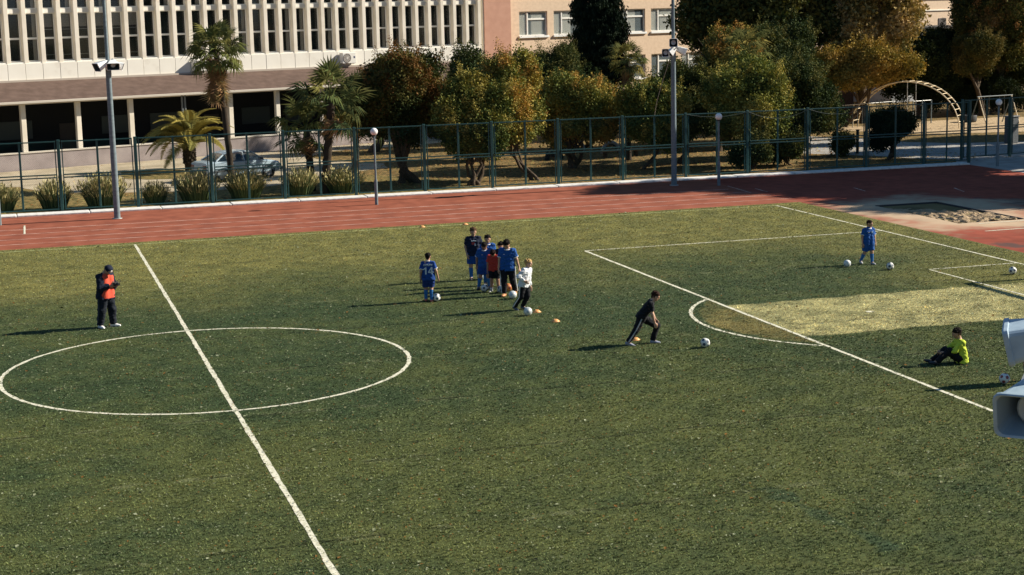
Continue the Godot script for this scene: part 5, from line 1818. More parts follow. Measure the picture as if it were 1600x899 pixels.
# ---------------------------------------------------------------- balls, cones, goal
func football_things() -> void:
	var phi := (1.0 + sqrt(5.0)) / 2.0
	var ico := []
	for s in [-1.0, 1.0]:
		for t in [-1.0, 1.0]:
			ico.append(Vector3(0, s, t * phi).normalized()); ico.append(Vector3(s, t * phi, 0).normalized()); ico.append(Vector3(t * phi, 0, s).normalized())
	var R := 0.112
	var shell := Buf.new()
	shell.ball(Vector3.ZERO, Vector3.ONE * R, 28)
	var sm_ := shell.mesh()
	var patch := Buf.new()
	for v in ico:
		var b := aim(v) if absf(v.y) < 0.99 else Basis(Vector3.RIGHT, PI / 2)
		var ringp := []
		for k in 5: ringp.append((v * cos(0.36) + (b.x * cos(TAU * k / 5.0) + b.y * sin(TAU * k / 5.0)) * sin(0.36)).normalized() * (R + 0.0012))
		for k in 5:
			var m: Vector3 = ((ringp[k] + ringp[(k + 1) % 5]) * 0.5).normalized() * (R + 0.0015)
			patch.tri(v * (R + 0.0018), ringp[k], m)
			patch.tri(v * (R + 0.0018), m, ringp[(k + 1) % 5])
	var pm := patch.mesh()
	var seam := Buf.new()
	for i in 12:
		for j in range(i + 1, 12):
			if ico[i].distance_to(ico[j]) < 1.2:
				var pts := []
				for k in 5: pts.append((ico[i].lerp(ico[j], 0.33 + 0.34 * k / 4.0)).normalized() * (R + 0.0002))
				seam.tube(pts, [0.0016, 0.0016, 0.0016, 0.0016, 0.0016], 4, false)
	var em := seam.mesh()
	var white := sm(0.74, 0.73, 0.68, 0.45)
	var grey := sm(0.4, 0.45, 0.45, 0.5)
	var orange := sm(0.62, 0.22, 0.05, 0.5)
	var navy := sm(0.03, 0.05, 0.09, 0.5)
	var pale := sm(0.45, 0.52, 0.55, 0.5)
	var red := sm(0.25, 0.04, 0.04, 0.5)
	var list := [
		[6.95, -6.16, white, navy, "white football at the heels of the boy with number 14"],
		[9.09, -9.18, pale, white, "pale blue football at the feet of the tall boy in dark shirt"],
		[8.6, -7.1, white, navy, "white football by the left foot of the front blue shirted boy"],
		[9.25, -7.75, white, pale, "white football behind the legs of the boy in red"],
		[8.98, -6.72, grey, navy, "grey football in front of the boy in red"],
		[9.25, -6.93, orange, red, "orange football behind the leg of the boy in track trousers"],
		[9.0, -5.69, white, pale, "white football just right of the boy in track trousers"],
		[8.62, -3.08, white, grey, "white football beside a cone before the fair haired boy"],
		[11.2, 2.5, white, navy, "white football in front of the lunging boy in black"],
		[19.87, -6.8, white, pale, "white football left of the boy in blue inside the penalty area"],
		[20.76, -5.82, white, navy, "white football right of the boy in blue inside the penalty area"],
		[23.48, -3.61, white, navy, "white football inside the goal area by the right edge"],
		[15.37, 8.36, white, red, "white and red football by the near loudspeaker"]]
	for q in list:
		var o := thing("football", q[4], "ball", Vector3(q[0], R, q[1]), 0.0, "footballs on the pitch")
		o.basis = rbasis()
		put_mesh("shell", sm_, q[2], o)
		put_mesh("patches", pm, q[3], o)
		put_mesh("seams", em, grey, o)
	var cone := Buf.new()
	cone.lathe(Vector3.ZERO, [Vector2(0.1, 0.003), Vector2(0.105, 0.012), Vector2(0.085, 0.035), Vector2(0.05, 0.06), Vector2(0.03, 0.066), Vector2(0.022, 0.06), Vector2(0.03, 0.05)], 22)
	var cmesh := cone.mesh()
	var rim := Buf.new()
	rim.lathe(Vector3.ZERO, [Vector2(0.098, 0.002), Vector2(0.118, 0.004), Vector2(0.118, 0.01), Vector2(0.1, 0.014)], 22)
	var rmesh := rim.mesh()
	var om := sm(0.75, 0.36, 0.12, 0.5)
	for q in [[8.98, -3.45, "orange marker cone touching the ball before the fair haired boy"], [9.01, -1.98, "orange marker cone alone on the dark turf between the boys"], [10.02, 1.05, "orange marker cone behind the lunging boy's rear foot"], [10.41, -21.77, "orange marker cone on the far touchline, left one"], [12.05, -21.75, "orange marker cone on the far touchline, right one"]]:
		var o := thing("marker_cone", q[2], "cone", Vector3(q[0], 0.004, q[1]), 0.0, "orange marker cones on the turf")
		put_mesh("dome", cmesh, om, o)
		put_mesh("rim", rmesh, om, o)
	# goal standing just outside the view; its shadow falls on the worn strip
	var g := thing("football_goal", "white football goal beyond the right edge casting a shadow on the worn turf", "goal", Vector3(24.81, 0, 0))
	for z in [-2.62, 2.62]:
		var b := Buf.new()
		b.tube([Vector3(0, -0.05, z), Vector3(0, 2.0, z)], [0.08, 0.08], 12)
		obj("post", b, M.white, g)
		b = Buf.new()
		b.tube([Vector3(0, 1.98, z), Vector3(0.8, 1.9, z), Vector3(1.5, 0.03, z)], [0.025, 0.025, 0.025], 8)
		obj("stay", b, M.white, g)
	var b := Buf.new()
	b.tube([Vector3(0, 2.0, -2.68), Vector3(0, 2.0, 2.68)], [0.08, 0.08], 12)
	obj("crossbar", b, M.white, g)
	b = Buf.new()
	b.tube([Vector3(1.5, 0.03, -2.62), Vector3(1.5, 0.03, 2.62)], [0.025, 0.025], 8)
	obj("ground_bar", b, M.white, g)
	b = Buf.new()
	for k in 44:
		var z := -2.62 + 5.24 * k / 43.0
		b.tube([Vector3(0, 2.0, z), Vector3(0.8, 1.88, z), Vector3(1.5, 0.03, z)], [0.003, 0.003, 0.003], 3, false)
	for k in 22:
		var f := k / 21.0
		var p := Vector3(0.8 * f * 3, 2.0 - 0.36 * f, 0) if f < 0.333 else Vector3(0.8, 1.88, 0).lerp(Vector3(1.5, 0.03, 0), (f - 0.333) / 0.667)
		b.tube([p + Vector3(0, 0, -2.62), p + Vector3(0, 0, 2.62)], [0.003, 0.003], 3, false)
	obj("net", b, sm(0.6, 0.6, 0.58, 0.8), g).set_meta("kind", "stuff")

# ---------------------------------------------------------------- people
var hand_open: Buf
var hand_grip: Buf
var head_buf: Buf
var hair_bufs := {}

func people_stock() -> void:
	for grip in [false, true]:
		var bones := []
		var kn := [[0.17, 0.40, 0.064], [0.058, 0.45, 0.066], [-0.055, 0.41, 0.062], [-0.165, 0.32, 0.054]]
		for f in kn:
			var z: float = f[0]
			bones.append([Vector3(0, -0.02, z * 0.6), Vector3(0, -0.47, z), 0.1, 0.082])
			var p := Vector3(0, -0.47, z)
			var ang := 0.25 if not grip else 0.9
			var segs := [0.45, 0.32, 0.25]
			for s in 3:
				var e: Vector3 = p + Vector3(-sin(ang), -cos(ang), z * 0.12) * f[1] * segs[s]
				bones.append([p, e, f[2] * (1.0 - 0.1 * s), f[2] * (0.9 - 0.1 * s)])
				p = e
				ang += (0.28 if not grip else 0.75) + (0.06 if z < 0 else 0.0)
		bones.append([Vector3(0, 0.12, 0), Vector3(0, -0.1, 0), 0.13, 0.14])
		var th := [Vector3(-0.02, -0.1, 0.13), Vector3(-0.07, -0.27, 0.28), Vector3(-0.12, -0.42, 0.34), Vector3(-0.16, -0.55, 0.34)]
		if grip: th = [Vector3(-0.03, -0.1, 0.13), Vector3(-0.14, -0.27, 0.22), Vector3(-0.25, -0.4, 0.2), Vector3(-0.32, -0.5, 0.14)]
		for s in 3: bones.append([th[s], th[s + 1], 0.085 - 0.01 * s, 0.075 - 0.01 * s])
		var b := Buf.new()
		nets(bones, 0.042, 0.035, b)
		if grip: hand_grip = b
		else: hand_open = b
	head_buf = Buf.new()
	nets([[Vector3(0, 0.12, -0.1), Vector3(0, 0.13, 0.06), 0.36, 0.345], [Vector3(0, 0.02, 0.12), Vector3(0, -0.3, 0.2), 0.27, 0.16], [Vector3(-0.15, -0.1, 0.14), Vector3(-0.1, -0.26, 0.14), 0.17, 0.14], [Vector3(0.15, -0.1, 0.14), Vector3(0.1, -0.26, 0.14), 0.17, 0.14], [Vector3(0, 0.06, 0.36), Vector3(0, -0.08, 0.43), 0.04, 0.06], [Vector3(-0.16, 0.1, 0.31), Vector3(0.16, 0.1, 0.31), 0.07, 0.07],
		[Vector3(0.35, 0.03, -0.03), Vector3(0.345, -0.09, 0.0), 0.055, 0.045], [Vector3(-0.35, 0.03, -0.03), Vector3(-0.345, -0.09, 0.0), 0.055, 0.045], [Vector3(-0.07, -0.2, 0.335), Vector3(0.07, -0.2, 0.335), 0.04, 0.04], [Vector3(0, -0.2, -0.08), Vector3(0, -0.6, -0.1), 0.24, 0.24]], 0.045, 0.07, head_buf)
	var r := RandomNumberGenerator.new()
	r.seed = 8
	for kind in ["short", "full", "fair"]:
		var bones := [[Vector3(0, 0.17, -0.14), Vector3(0, 0.2, 0.04), 0.365, 0.35], [Vector3(0, 0.1, -0.2), Vector3(0, -0.14, -0.2), 0.3, 0.22]]
		if kind != "short":
			bones.append([Vector3(-0.18, 0.29, 0.1), Vector3(0.18, 0.29, 0.1), 0.19, 0.19])
			bones.append([Vector3(-0.27, 0.1, -0.08), Vector3(-0.28, -0.08, -0.1), 0.13, 0.09])
			bones.append([Vector3(0.27, 0.1, -0.08), Vector3(0.28, -0.08, -0.1), 0.13, 0.09])
		for k in 46:
			var d := Vector3(r.randfn(), absf(r.randfn()) * 0.9 + 0.05, r.randfn() - 0.35).normalized()
			var p := Vector3(0, 0.15, -0.07) + d * 0.34
			bones.append([p, p + (d + Vector3(0.3 * r.randfn(), -0.1, 0.25)).normalized() * (0.1 if kind == "short" else 0.15), 0.055, 0.03])
		var b := Buf.new()
		nets(bones, 0.05, 0.05, b)
		hair_bufs[kind] = b

func cloth(r: float, g: float, b: float) -> StandardMaterial3D:
	var m := nm([[0.0, r * 0.8, g * 0.8, b * 0.8], [1.0, r * 1.1, g * 1.1, b * 1.1]], 0.35, 0.02, 0.8, 0.5, 128, 4)
	m.rim_enabled = true
	m.rim = 0.06
	m.rim_tint = 0.6
	return m

# pose keys, in parts of the height: lean (pitch, roll, twist), drop, kL aL kR aR (knee, ankle), fL fR (toe directions), eL wL eR wR (offsets), head (pitch, yaw)
func person(label: String, at: Vector2, yaw: float, h: float, pose: Dictionary, fit: Dictionary) -> Dictionary:
	var o := thing("person", label, "person", Vector3(at.x, 0, at.y), yaw, "people on the pitch")
	var pel: Vector3 = pose.get("pelvis", Vector3(0, 0.52, 0))
	var ln: Vector3 = pose.get("lean", Vector3.ZERO)
	var UB := Basis(Vector3.UP, ln.z) * Basis(Vector3.BACK, ln.y) * Basis(Vector3.RIGHT, ln.x)
	var up := func(v: Vector3) -> Vector3: return (pel + UB * (v - Vector3(0, 0.52, 0))) * h
	var J := {}
	J.pel = pel * h
	J.waist = up.call(Vector3(0, 0.6, 0.0)); J.chest = up.call(Vector3(0, 0.73, 0.0)); J.neck = up.call(Vector3(0, 0.83, -0.005))
	for s in ["L", "R"]:
		var sg := 1.0 if s == "L" else -1.0
		J["hip" + s] = (pel + Basis(Vector3.UP, ln.z * 0.3) * Vector3(0.055 * sg, -0.015, 0)) * h
		J["knee" + s] = pose.get("k" + s, Vector3(0.06 * sg, 0.275, 0.012)) * h
		J["ank" + s] = pose.get("a" + s, Vector3(0.062 * sg, 0.045, -0.012)) * h
		J["toe" + s] = pose.get("f" + s, Vector3(0.15 * sg, 0, 1)).normalized()
		J["sho" + s] = up.call(Vector3(0.1 * sg, 0.79, -0.008))
		J["elb" + s] = J["sho" + s] + UB * (pose.get("e" + s, Vector3(0.035 * sg, -0.165, -0.02)) * h)
		J["wri" + s] = J["elb" + s] + UB * (pose.get("w" + s, Vector3(0.012 * sg, -0.14, 0.035)) * h)
	var hp: Vector2 = pose.get("head", Vector2.ZERO)
	var HB := UB * Basis(Vector3.UP, hp.y) * Basis(Vector3.RIGHT, hp.x)
	var hc: Vector3 = up.call(Vector3(0, 0.845, 0.0)) + HB * Vector3(0, 0.079, 0.012) * h
	# the body: one continuous skin with limbs, head and hands
	var skin: Color = fit.get("skin", Color(0.44, 0.25, 0.16))
	var body := Buf.new()
	var bones := []
	for sg in [-1.0, 1.0]:
		bones.append([up.call(Vector3(0.036 * sg, 0.5, 0)), up.call(Vector3(0.036 * sg, 0.62, 0)), 0.058 * h, 0.052 * h])
		bones.append([up.call(Vector3(0.036 * sg, 0.62, 0)), up.call(Vector3(0.05 * sg, 0.745, 0)), 0.052 * h, 0.06 * h])
	bones.append([J.shoL, J.shoR, 0.036 * h, 0.036 * h])
	for s in ["L", "R"]: bones.append([J.neck, J["sho" + s], 0.03 * h, 0.03 * h])
	bones.append([J.neck - UB * Vector3(0, 0.02, 0) * h, hc - HB * Vector3(0, 0.04, 0.012) * h, 0.036 * h, 0.032 * h])
	for s in ["L", "R"]:
		var bk: Vector3 = (J["ank" + s] - J["knee" + s]).normalized().cross(Vector3.RIGHT) * 0.012 * h
		bones.append([J["hip" + s], J["knee" + s], 0.062 * h, 0.038 * h])
		bones.append([J["knee" + s], J["ank" + s], 0.036 * h, 0.024 * h])
		bones.append([J["knee" + s].lerp(J["ank" + s], 0.15) - bk, J["knee" + s].lerp(J["ank" + s], 0.5) - bk, 0.034 * h, 0.028 * h])
		bones.append([J["ank" + s], J["ank" + s] + (J["toe" + s] * 0.07 - Vector3.UP * 0.02) * h, 0.023 * h, 0.018 * h])
		bones.append([J["sho" + s], J["elb" + s], 0.036 * h, 0.026 * h])
		bones.append([J["elb" + s], J["wri" + s], 0.027 * h, 0.018 * h])
	nets(bones, 0.016 * h / 1.4, 0.03 * h / 1.4, body)
	body.add(head_buf, Transform3D(HB.scaled(Vector3.ONE * 0.158 * h), hc))
	var hb: Buf = hand_grip if fit.get("grip", false) else hand_open
	for s in ["L", "R"]:
		var d: Vector3 = (J["wri" + s] - J["elb" + s]).normalized()
		var y := -d
		var zf: Vector3 = UB * pose.get("thumb" + s, Vector3(-0.3 if s == "L" else 0.3, 0.2, 1))
		var z := (zf - y * zf.dot(y)).normalized()
		var x := y.cross(z)
		body.add(hb, Transform3D(Basis(x * (1.0 if s == "L" else -1.0), y, z).scaled_local(Vector3.ONE * 0.112 * h), J["wri" + s] + d * 0.008 * h))
	var sk := sm(skin.r, skin.g, skin.b, 0.55)
	sk.subsurf_scatter_enabled = true
	sk.subsurf_scatter_strength = 0.06
	obj("body", body, sk, o)
	# face
	var ht := Transform3D(HB.scaled(Vector3.ONE * 0.158 * h), hc)
	var b := Buf.new()
	for sg in [-1.0, 1.0]: b.ball(Vector3(0.135 * sg, 0.03, 0.35), Vector3(0.052, 0.034, 0.04), 10)
	obj("eyes", b, sm(0.6, 0.58, 0.55, 0.3), o, ht)
	b = Buf.new()
	for sg in [-1.0, 1.0]: b.ball(Vector3(0.135 * sg, 0.03, 0.378), Vector3(0.026, 0.03, 0.018), 8)
	obj("irises", b, sm(0.02, 0.014, 0.01, 0.2), o, ht)
	b = Buf.new()
	for sg in [-1.0, 1.0]: b.tube([Vector3(0.06 * sg, 0.115, 0.395), Vector3(0.14 * sg, 0.135, 0.385), Vector3(0.22 * sg, 0.11, 0.33)], [0.014, 0.018, 0.01], 5)
	var hairc: Color = fit.get("hair", Color(0.012, 0.009, 0.007))
	obj("eyebrows", b, sm(hairc.r, hairc.g, hairc.b, 0.7), o, ht)
	b = Buf.new()
	b.tube([Vector3(-0.1, -0.195, 0.345), Vector3(0, -0.2, 0.375), Vector3(0.1, -0.195, 0.345)], [0.012, 0.02, 0.012], 6)
	obj("lips", b, sm(skin.r * 0.75, skin.g * 0.45, skin.b * 0.5, 0.5), o, ht)
	if fit.has("cap"):
		b = Buf.new()
		b.lathe(Vector3(0, 0.13, -0.04), [Vector2(0.405, -0.02), Vector2(0.41, 0.06), Vector2(0.38, 0.2), Vector2(0.29, 0.31), Vector2(0.15, 0.37), Vector2(0.0, 0.385)], 20)
		b.quad(Vector3(-0.3, 0.17, 0.28), Vector3(-0.22, 0.12, 0.66), Vector3(0.22, 0.12, 0.66), Vector3(0.3, 0.17, 0.28))
		b.quad(Vector3(-0.3, 0.145, 0.28), Vector3(0.3, 0.145, 0.28), Vector3(0.22, 0.105, 0.66), Vector3(-0.22, 0.105, 0.66))
		obj("cap", b, fit.cap, o, ht)
		b = Buf.new()
		b.box(Vector3(0, 0.3, 0.352), Vector3(0.2, 0.12, 0.02), Basis(Vector3.RIGHT, -0.35))
		obj("cap_badge", b, M.white, o, ht)
		b = Buf.new()
		b.add(hair_bufs.short, Transform3D(Basis().scaled(Vector3(0.95, 0.85, 0.95)), Vector3(0, -0.06, 0)))
		obj("hair", b, sm(hairc.r, hairc.g, hairc.b, 0.7), o, ht)
	else:
		obj("hair", hair_bufs[fit.get("style", "short")], sm(hairc.r, hairc.g, hairc.b, 0.85, 0.0, 0.25), o, ht)
	# clothes
	var loose: float = 0.016 * h / 1.4 * fit.get("bulk", 1.0)
	var cell := 0.017 * h / 1.4
	b = Buf.new()
	bones = []
	var hem: float = fit.get("hem", 0.475)
	for sg in [-1.0, 1.0]:
		bones.append([up.call(Vector3(0.05 * sg, 0.745, 0)), up.call(Vector3(0.052 * sg, hem, 0)), 0.06 * h + loose, 0.07 * h + loose * 1.7, true])
	bones.append([up.call(Vector3(0, 0.74, 0)), up.call(Vector3(0, hem, 0)), 0.055 * h + loose, 0.06 * h + loose * 1.6, true])
	bones.append([J.shoL, J.shoR, 0.037 * h + loose * 0.5, 0.037 * h + loose * 0.5])
	for s in ["L", "R"]: bones.append([J.neck - UB * Vector3(0, 0.012 * h, 0), J["sho" + s], 0.031 * h + loose * 0.4, 0.03 * h + loose * 0.5])
	bones.append([up.call(Vector3(0, 0.79, 0)), up.call(Vector3(0, 0.838, -0.004)), 0.055 * h, 0.04 * h + loose * 0.3, true])
	var long: bool = fit.get("long", false)
	for s in ["L", "R"]:
		if long:
			bones.append([J["sho" + s], J["elb" + s], 0.038 * h + loose, 0.03 * h + loose])
			bones.append([J["elb" + s], J["elb" + s].lerp(J["wri" + s], 0.93), 0.03 * h + loose, 0.022 * h + loose * 0.7, true])
		else:
			bones.append([J["sho" + s], J["sho" + s].lerp(J["elb" + s], 0.72), 0.039 * h + loose, 0.036 * h + loose * 1.5, true])
	nets(bones, cell, 0.03 * h / 1.4, b, 0.02 * h / 1.4)
	obj(fit.get("top_name", "shirt"), b, fit.top, o)
	if fit.has("vest"):
		b = Buf.new()
		bones = []
		for sg in [-1.0, 1.0]:
			bones.append([up.call(Vector3(0.05 * sg, 0.765, 0.016)), up.call(Vector3(0.042 * sg, hem + 0.015, 0.016)), 0.056 * h + loose, 0.062 * h + loose * 1.6, true])
		nets(bones, cell, 0.04, b)
		obj("vest_front", b, fit.vest, o)
	if fit.has("trim"):
		b = Buf.new()
		var pts := []
		var rad := []
		for k in 17:
			var an := TAU * k / 16.0
			pts.append(up.call(Vector3(0.052 * cos(an), 0.829 - 0.016 * sin(an), 0.052 * sin(an) + 0.004)))
			rad.append(0.0085 * h)
		b.tube(pts, rad, 6, false)
		obj("collar", b, fit.trim, o)
		if not long:
			for s in ["L", "R"]:
				b = Buf.new()
				bones = [[J["sho" + s].lerp(J["elb" + s], 0.66), J["sho" + s].lerp(J["elb" + s], 0.745), 0.0372 * h + loose * 1.65, 0.0372 * h + loose * 1.7, true, true]]
				nets(bones, cell * 0.6, 0.01, b)
				obj("sleeve_cuff", b, fit.trim, o)
	# shorts or trousers
	b = Buf.new()
	bones = []
	for sg in [-1.0, 1.0]:
		bones.append([up.call(Vector3(0.034 * sg, 0.56, 0)), up.call(Vector3(0.034 * sg, 0.5, 0)), 0.054 * h + loose * 0.6, 0.06 * h + loose * 0.6])
	for s in ["L", "R"]:
		if fit.get("trousers", false):
			bones.append([J["hip" + s], J["knee" + s], 0.064 * h + loose * 0.9, 0.043 * h + loose * 0.9])
			bones.append([J["knee" + s], J["knee" + s].lerp(J["ank" + s], 0.98), 0.043 * h + loose * 0.9, 0.032 * h + loose * 0.9, true])
		else:
			bones.append([J["hip" + s], J["hip" + s].lerp(J["knee" + s], 0.84), 0.066 * h + loose, 0.052 * h + loose * 1.7, true])
	nets(bones, cell, 0.03 * h / 1.4, b, 0.016 * h / 1.4)
	obj("trousers" if fit.get("trousers", false) else "shorts", b, fit.bottom, o)
	for s in ["L", "R"]:
		var sg := 1.0 if s == "L" else -1.0
		if fit.has("stripe"):
			b = Buf.new()
			var sd: Vector3 = Basis(Vector3.UP, ln.z * 0.3) * Vector3(sg, 0, 0)
			b.tube([J["hip" + s] + sd * (0.066 * h + loose), J["hip" + s].lerp(J["knee" + s], 0.5) + sd * (0.056 * h + loose), J["knee" + s] + sd * (0.044 * h + loose), J["knee" + s].lerp(J["ank" + s], 0.95) + sd * (0.034 * h + loose)], [0.011 * h, 0.011 * h, 0.011 * h, 0.011 * h], 6)
			obj("leg_stripe", b, fit.stripe, o)
		if fit.has("sock"):
			b = Buf.new()
			var top := 0.16 if fit.get("high_socks", true) else 0.78
			bones = [[J["knee" + s].lerp(J["ank" + s], top), J["ank" + s], 0.041 * h, 0.03 * h, false, true]]
			if top < 0.3:
				var bk: Vector3 = (J["ank" + s] - J["knee" + s]).normalized().cross(Vector3.RIGHT) * 0.012 * h
				bones.append([J["knee" + s].lerp(J["ank" + s], 0.2) - bk, J["knee" + s].lerp(J["ank" + s], 0.5) - bk, 0.037 * h, 0.033 * h])
			nets(bones, cell * 0.8, 0.02, b)
			obj("sock", b, fit.sock, o)
		b = Buf.new()
		var a: Vector3 = J["ank" + s]
		var t: Vector3 = J["toe" + s]
		var fl := Vector3.UP if absf(t.y) < 0.5 else Vector3(0, 0.7, -0.7)
		var sdv := t.cross(Vector3.UP).normalized() * 0.012 * h
		var sole := a - Vector3.UP * 0.045 * h * 0.5
		bones = [[a - Vector3.UP * 0.006 * h, sole - t * 0.012 * h, 0.03 * h, 0.028 * h], [sole - t * 0.022 * h, sole + t * 0.06 * h + Vector3.DOWN * 0.002 * h, 0.026 * h, 0.024 * h], [sole + t * 0.05 * h + sdv, sole + t * 0.112 * h + sdv * 0.6 + Vector3.DOWN * 0.005 * h, 0.022 * h, 0.0165 * h], [sole + t * 0.05 * h - sdv, sole + t * 0.105 * h - sdv * 0.6 + Vector3.DOWN * 0.005 * h, 0.022 * h, 0.0165 * h]]
		nets(bones, 0.011 * h / 1.4, 0.02, b)
		obj("shoe", b, fit.shoe, o)
	J.o = o; J.up = up; J.UB = UB; J.h = h; J.hc = hc
	return J

func front_of(J: Dictionary, x: float, y: float, z := 0.0) -> Transform3D:
	return Transform3D(J.UB, J.up.call(Vector3(x, y, 0)) + J.UB * Vector3(0, 0, 0.06 * J.h + 0.014 + z))

func text_part(o: Node3D, called: String, text: String, capheight: float, mat: Material, t: Transform3D) -> void:
	var tm := TextMesh.new()
	var f := SystemFont.new()
	f.font_names = PackedStringArray(["Droid Sans"])
	f.font_weight = 700
	tm.font = f
	tm.text = text
	tm.font_size = 64
	tm.pixel_size = capheight / 46.0
	tm.depth = 0.016
	put_mesh(called, tm, mat, o, t)

func people() -> void:
	people_stock()
	var blue := cloth(0.014, 0.085, 0.31)
	var blue2 := cloth(0.012, 0.06, 0.25)
	var navy := cloth(0.008, 0.013, 0.03)
	var black := cloth(0.009, 0.01, 0.013)
	var whitec := cloth(0.7, 0.72, 0.74)
	var white := sm(0.75, 0.75, 0.74, 0.6)
	var bsock := cloth(0.03, 0.15, 0.4)
	var bshoe := sm(0.015, 0.015, 0.02, 0.5)
	var sgrey := sm(0.35, 0.35, 0.36, 0.5)
	var dkhair := Color(0.01, 0.0075, 0.006)

	# coach with a camera
	var J := person("man in navy cap and orange fronted navy jacket looking down at a camera", Vector2(-1.9, -5.93), 0.72, 1.7,
		{"pelvis": Vector3(0, 0.52, 0), "lean": Vector3(0.06, 0, 0), "head": Vector2(0.8, 0.0), "kL": Vector3(0.085, 0.275, 0.03), "aL": Vector3(0.1, 0.045, 0.02), "kR": Vector3(-0.08, 0.275, -0.01), "aR": Vector3(-0.1, 0.045, -0.05), "fL": Vector3(0.35, 0, 1), "fR": Vector3(-0.3, 0, 1),
		"eL": Vector3(0.035, -0.155, 0.05), "wL": Vector3(-0.09, 0.045, 0.105), "eR": Vector3(-0.035, -0.155, 0.05), "wR": Vector3(0.085, 0.03, 0.11), "thumbL": Vector3(0, 1, 0.2), "thumbR": Vector3(0, 1, 0.2)},
		{"top": navy, "vest": cloth(0.72, 0.1, 0.055), "top_name": "jacket", "long": true, "bottom": cloth(0.01, 0.014, 0.022), "trousers": true, "shoe": white, "cap": navy, "grip": true, "hem": 0.45, "bulk": 2.0, "stripe": sm(0.02, 0.03, 0.05, 0.8)})
	var hands: Vector3 = (J.wriL + J.wriR) * 0.5 + J.UB * Vector3(0, 0.05, 0.13)
	var o := thing("camera", "small black camera held in the hands of the man in the cap", "camera", J.o.transform * hands, 0.72)
	var b := Buf.new()
	b.cbox(Vector3.ZERO, Vector3(0.15, 0.1, 0.06), 0.012)
	b.cbox(Vector3(0, 0.06, 0), Vector3(0.06, 0.03, 0.05), 0.008)
	obj("camera_body", b, M.rubber, o)
	b = Buf.new()
	b.lathe(Vector3(0, -0.005, 0.03), [Vector2(0.042, 0.0), Vector2(0.042, 0.07), Vector2(0.034, 0.075), Vector2(0.0, 0.06)], 14, Basis(Vector3.RIGHT, PI / 2))
	obj("lens", b, sm(0.01, 0.01, 0.012, 0.2), o)
	b = Buf.new()
	var pts := []
	var rad := []
	for k in 13:
		var an := TAU * k / 12.0
		pts.append(Vector3(0.1 + 0.055 * cos(an), 0.055 + 0.05 * sin(an), 0.01)); rad.append(0.006)
	b.tube(pts, rad, 5, false)
	obj("strap", b, M.rubber, o)

	# boy with number 14
	J = person("boy in blue kit with number 14 on his back walking away", Vector2(6.75, -6.2), PI - 0.3, 1.35,
		{"kL": Vector3(0.06, 0.275, 0.05), "aL": Vector3(0.065, 0.055, 0.03), "kR": Vector3(-0.05, 0.275, 0.02), "aR": Vector3(-0.055, 0.045, -0.04), "eL": Vector3(0.05, -0.16, -0.03), "eR": Vector3(-0.06, -0.155, -0.01), "wR": Vector3(-0.035, -0.14, 0.04), "head": Vector2(0.12, -0.1)},
		{"top": blue2, "bottom": cloth(0.01, 0.035, 0.16), "sock": bsock, "shoe": sm(0.45, 0.12, 0.09, 0.5), "trim": white, "hair": dkhair, "hem": 0.45})
	var back := func(y: float, z := 0.0) -> Transform3D: return Transform3D(J.UB * Basis(Vector3.UP, PI), J.up.call(Vector3(0, y, 0)) + J.UB * Vector3(0, 0, -0.062 * J.h - 0.019 + z))
	text_part(J.o, "shirt_number", "14", 0.19, sm(0.55, 0.62, 0.66, 0.7), back.call(0.645, -0.003))
	text_part(J.o, "shirt_name", "HENRY", 0.055, sm(0.5, 0.58, 0.62, 0.7), back.call(0.765, 0.002))

	# group of boys, back to front
	J = person("tall boy in dark printed shirt and blue shorts at the back of the group", Vector2(8.91, -9.3), -0.2, 1.56,
		{"kL": Vector3(0.075, 0.275, 0.035), "aL": Vector3(0.09, 0.06, -0.05), "aR": Vector3(-0.055, 0.045, 0.02), "eL": Vector3(0.055, -0.155, -0.02), "wL": Vector3(-0.05, -0.13, 0.07), "eR": Vector3(-0.05, -0.155, -0.02), "wR": Vector3(0.02, -0.13, 0.07), "head": Vector2(0.15, 0.1)},
		{"top": cloth(0.01, 0.016, 0.04), "bottom": cloth(0.012, 0.07, 0.28), "sock": bsock, "shoe": bshoe, "hair": Color(0.09, 0.05, 0.025), "style": "full", "skin": Color(0.45, 0.26, 0.17)})
	b = Buf.new()
	for q in [[-0.05, 0.05, 0.05, 0.03], [0.0, 0.055, 0.045, 0.035], [0.05, 0.05, 0.05, 0.03], [0.04, -0.07, 0.04, 0.1]]: b.cbox(Vector3(q[0], q[1], 0), Vector3(q[2], q[3], 0.02), 0.004)
	obj("shirt_print", b, sm(0.5, 0.55, 0.6, 0.7), J.o, front_of(J, 0.0, 0.72, 0.002))
	b = Buf.new()
	b.cbox(Vector3(-0.01, -0.02, 0), Vector3(0.1, 0.09, 0.018), 0.004)
	obj("shirt_print", b, sm(0.35, 0.04, 0.035, 0.7), J.o, front_of(J, 0.0, 0.72, 0.002))
	person("boy in blue shirt whose head shows above the others in the group", Vector2(9.02, -8.15), -0.25, 1.47,
		{"head": Vector2(0.1, 0.05)},
		{"top": blue, "bottom": blue2, "sock": bsock, "shoe": bshoe, "trim": white, "hair": dkhair, "style": "full"})
	J = person("front blue shirted boy with white collar behind the boy in red", Vector2(8.74, -7.55), -0.3, 1.4,
		{"lean": Vector3(0.12, 0, 0), "head": Vector2(0.5, 0.1), "kL": Vector3(0.07, 0.28, 0.05), "aL": Vector3(0.09, 0.045, -0.02), "kR": Vector3(-0.09, 0.275, 0.04), "aR": Vector3(-0.13, 0.045, 0.03), "eR": Vector3(-0.05, -0.16, -0.02)},
		{"top": blue, "bottom": blue2, "sock": bsock, "shoe": bshoe, "trim": white, "hair": dkhair, "skin": Color(0.3, 0.16, 0.1), "hem": 0.45})
	b = Buf.new(); b.cbox(Vector3.ZERO, Vector3(0.035, 0.012, 0.012), 0.003)
	obj("chest_mark", b, white, J.o, front_of(J, -0.04, 0.735))
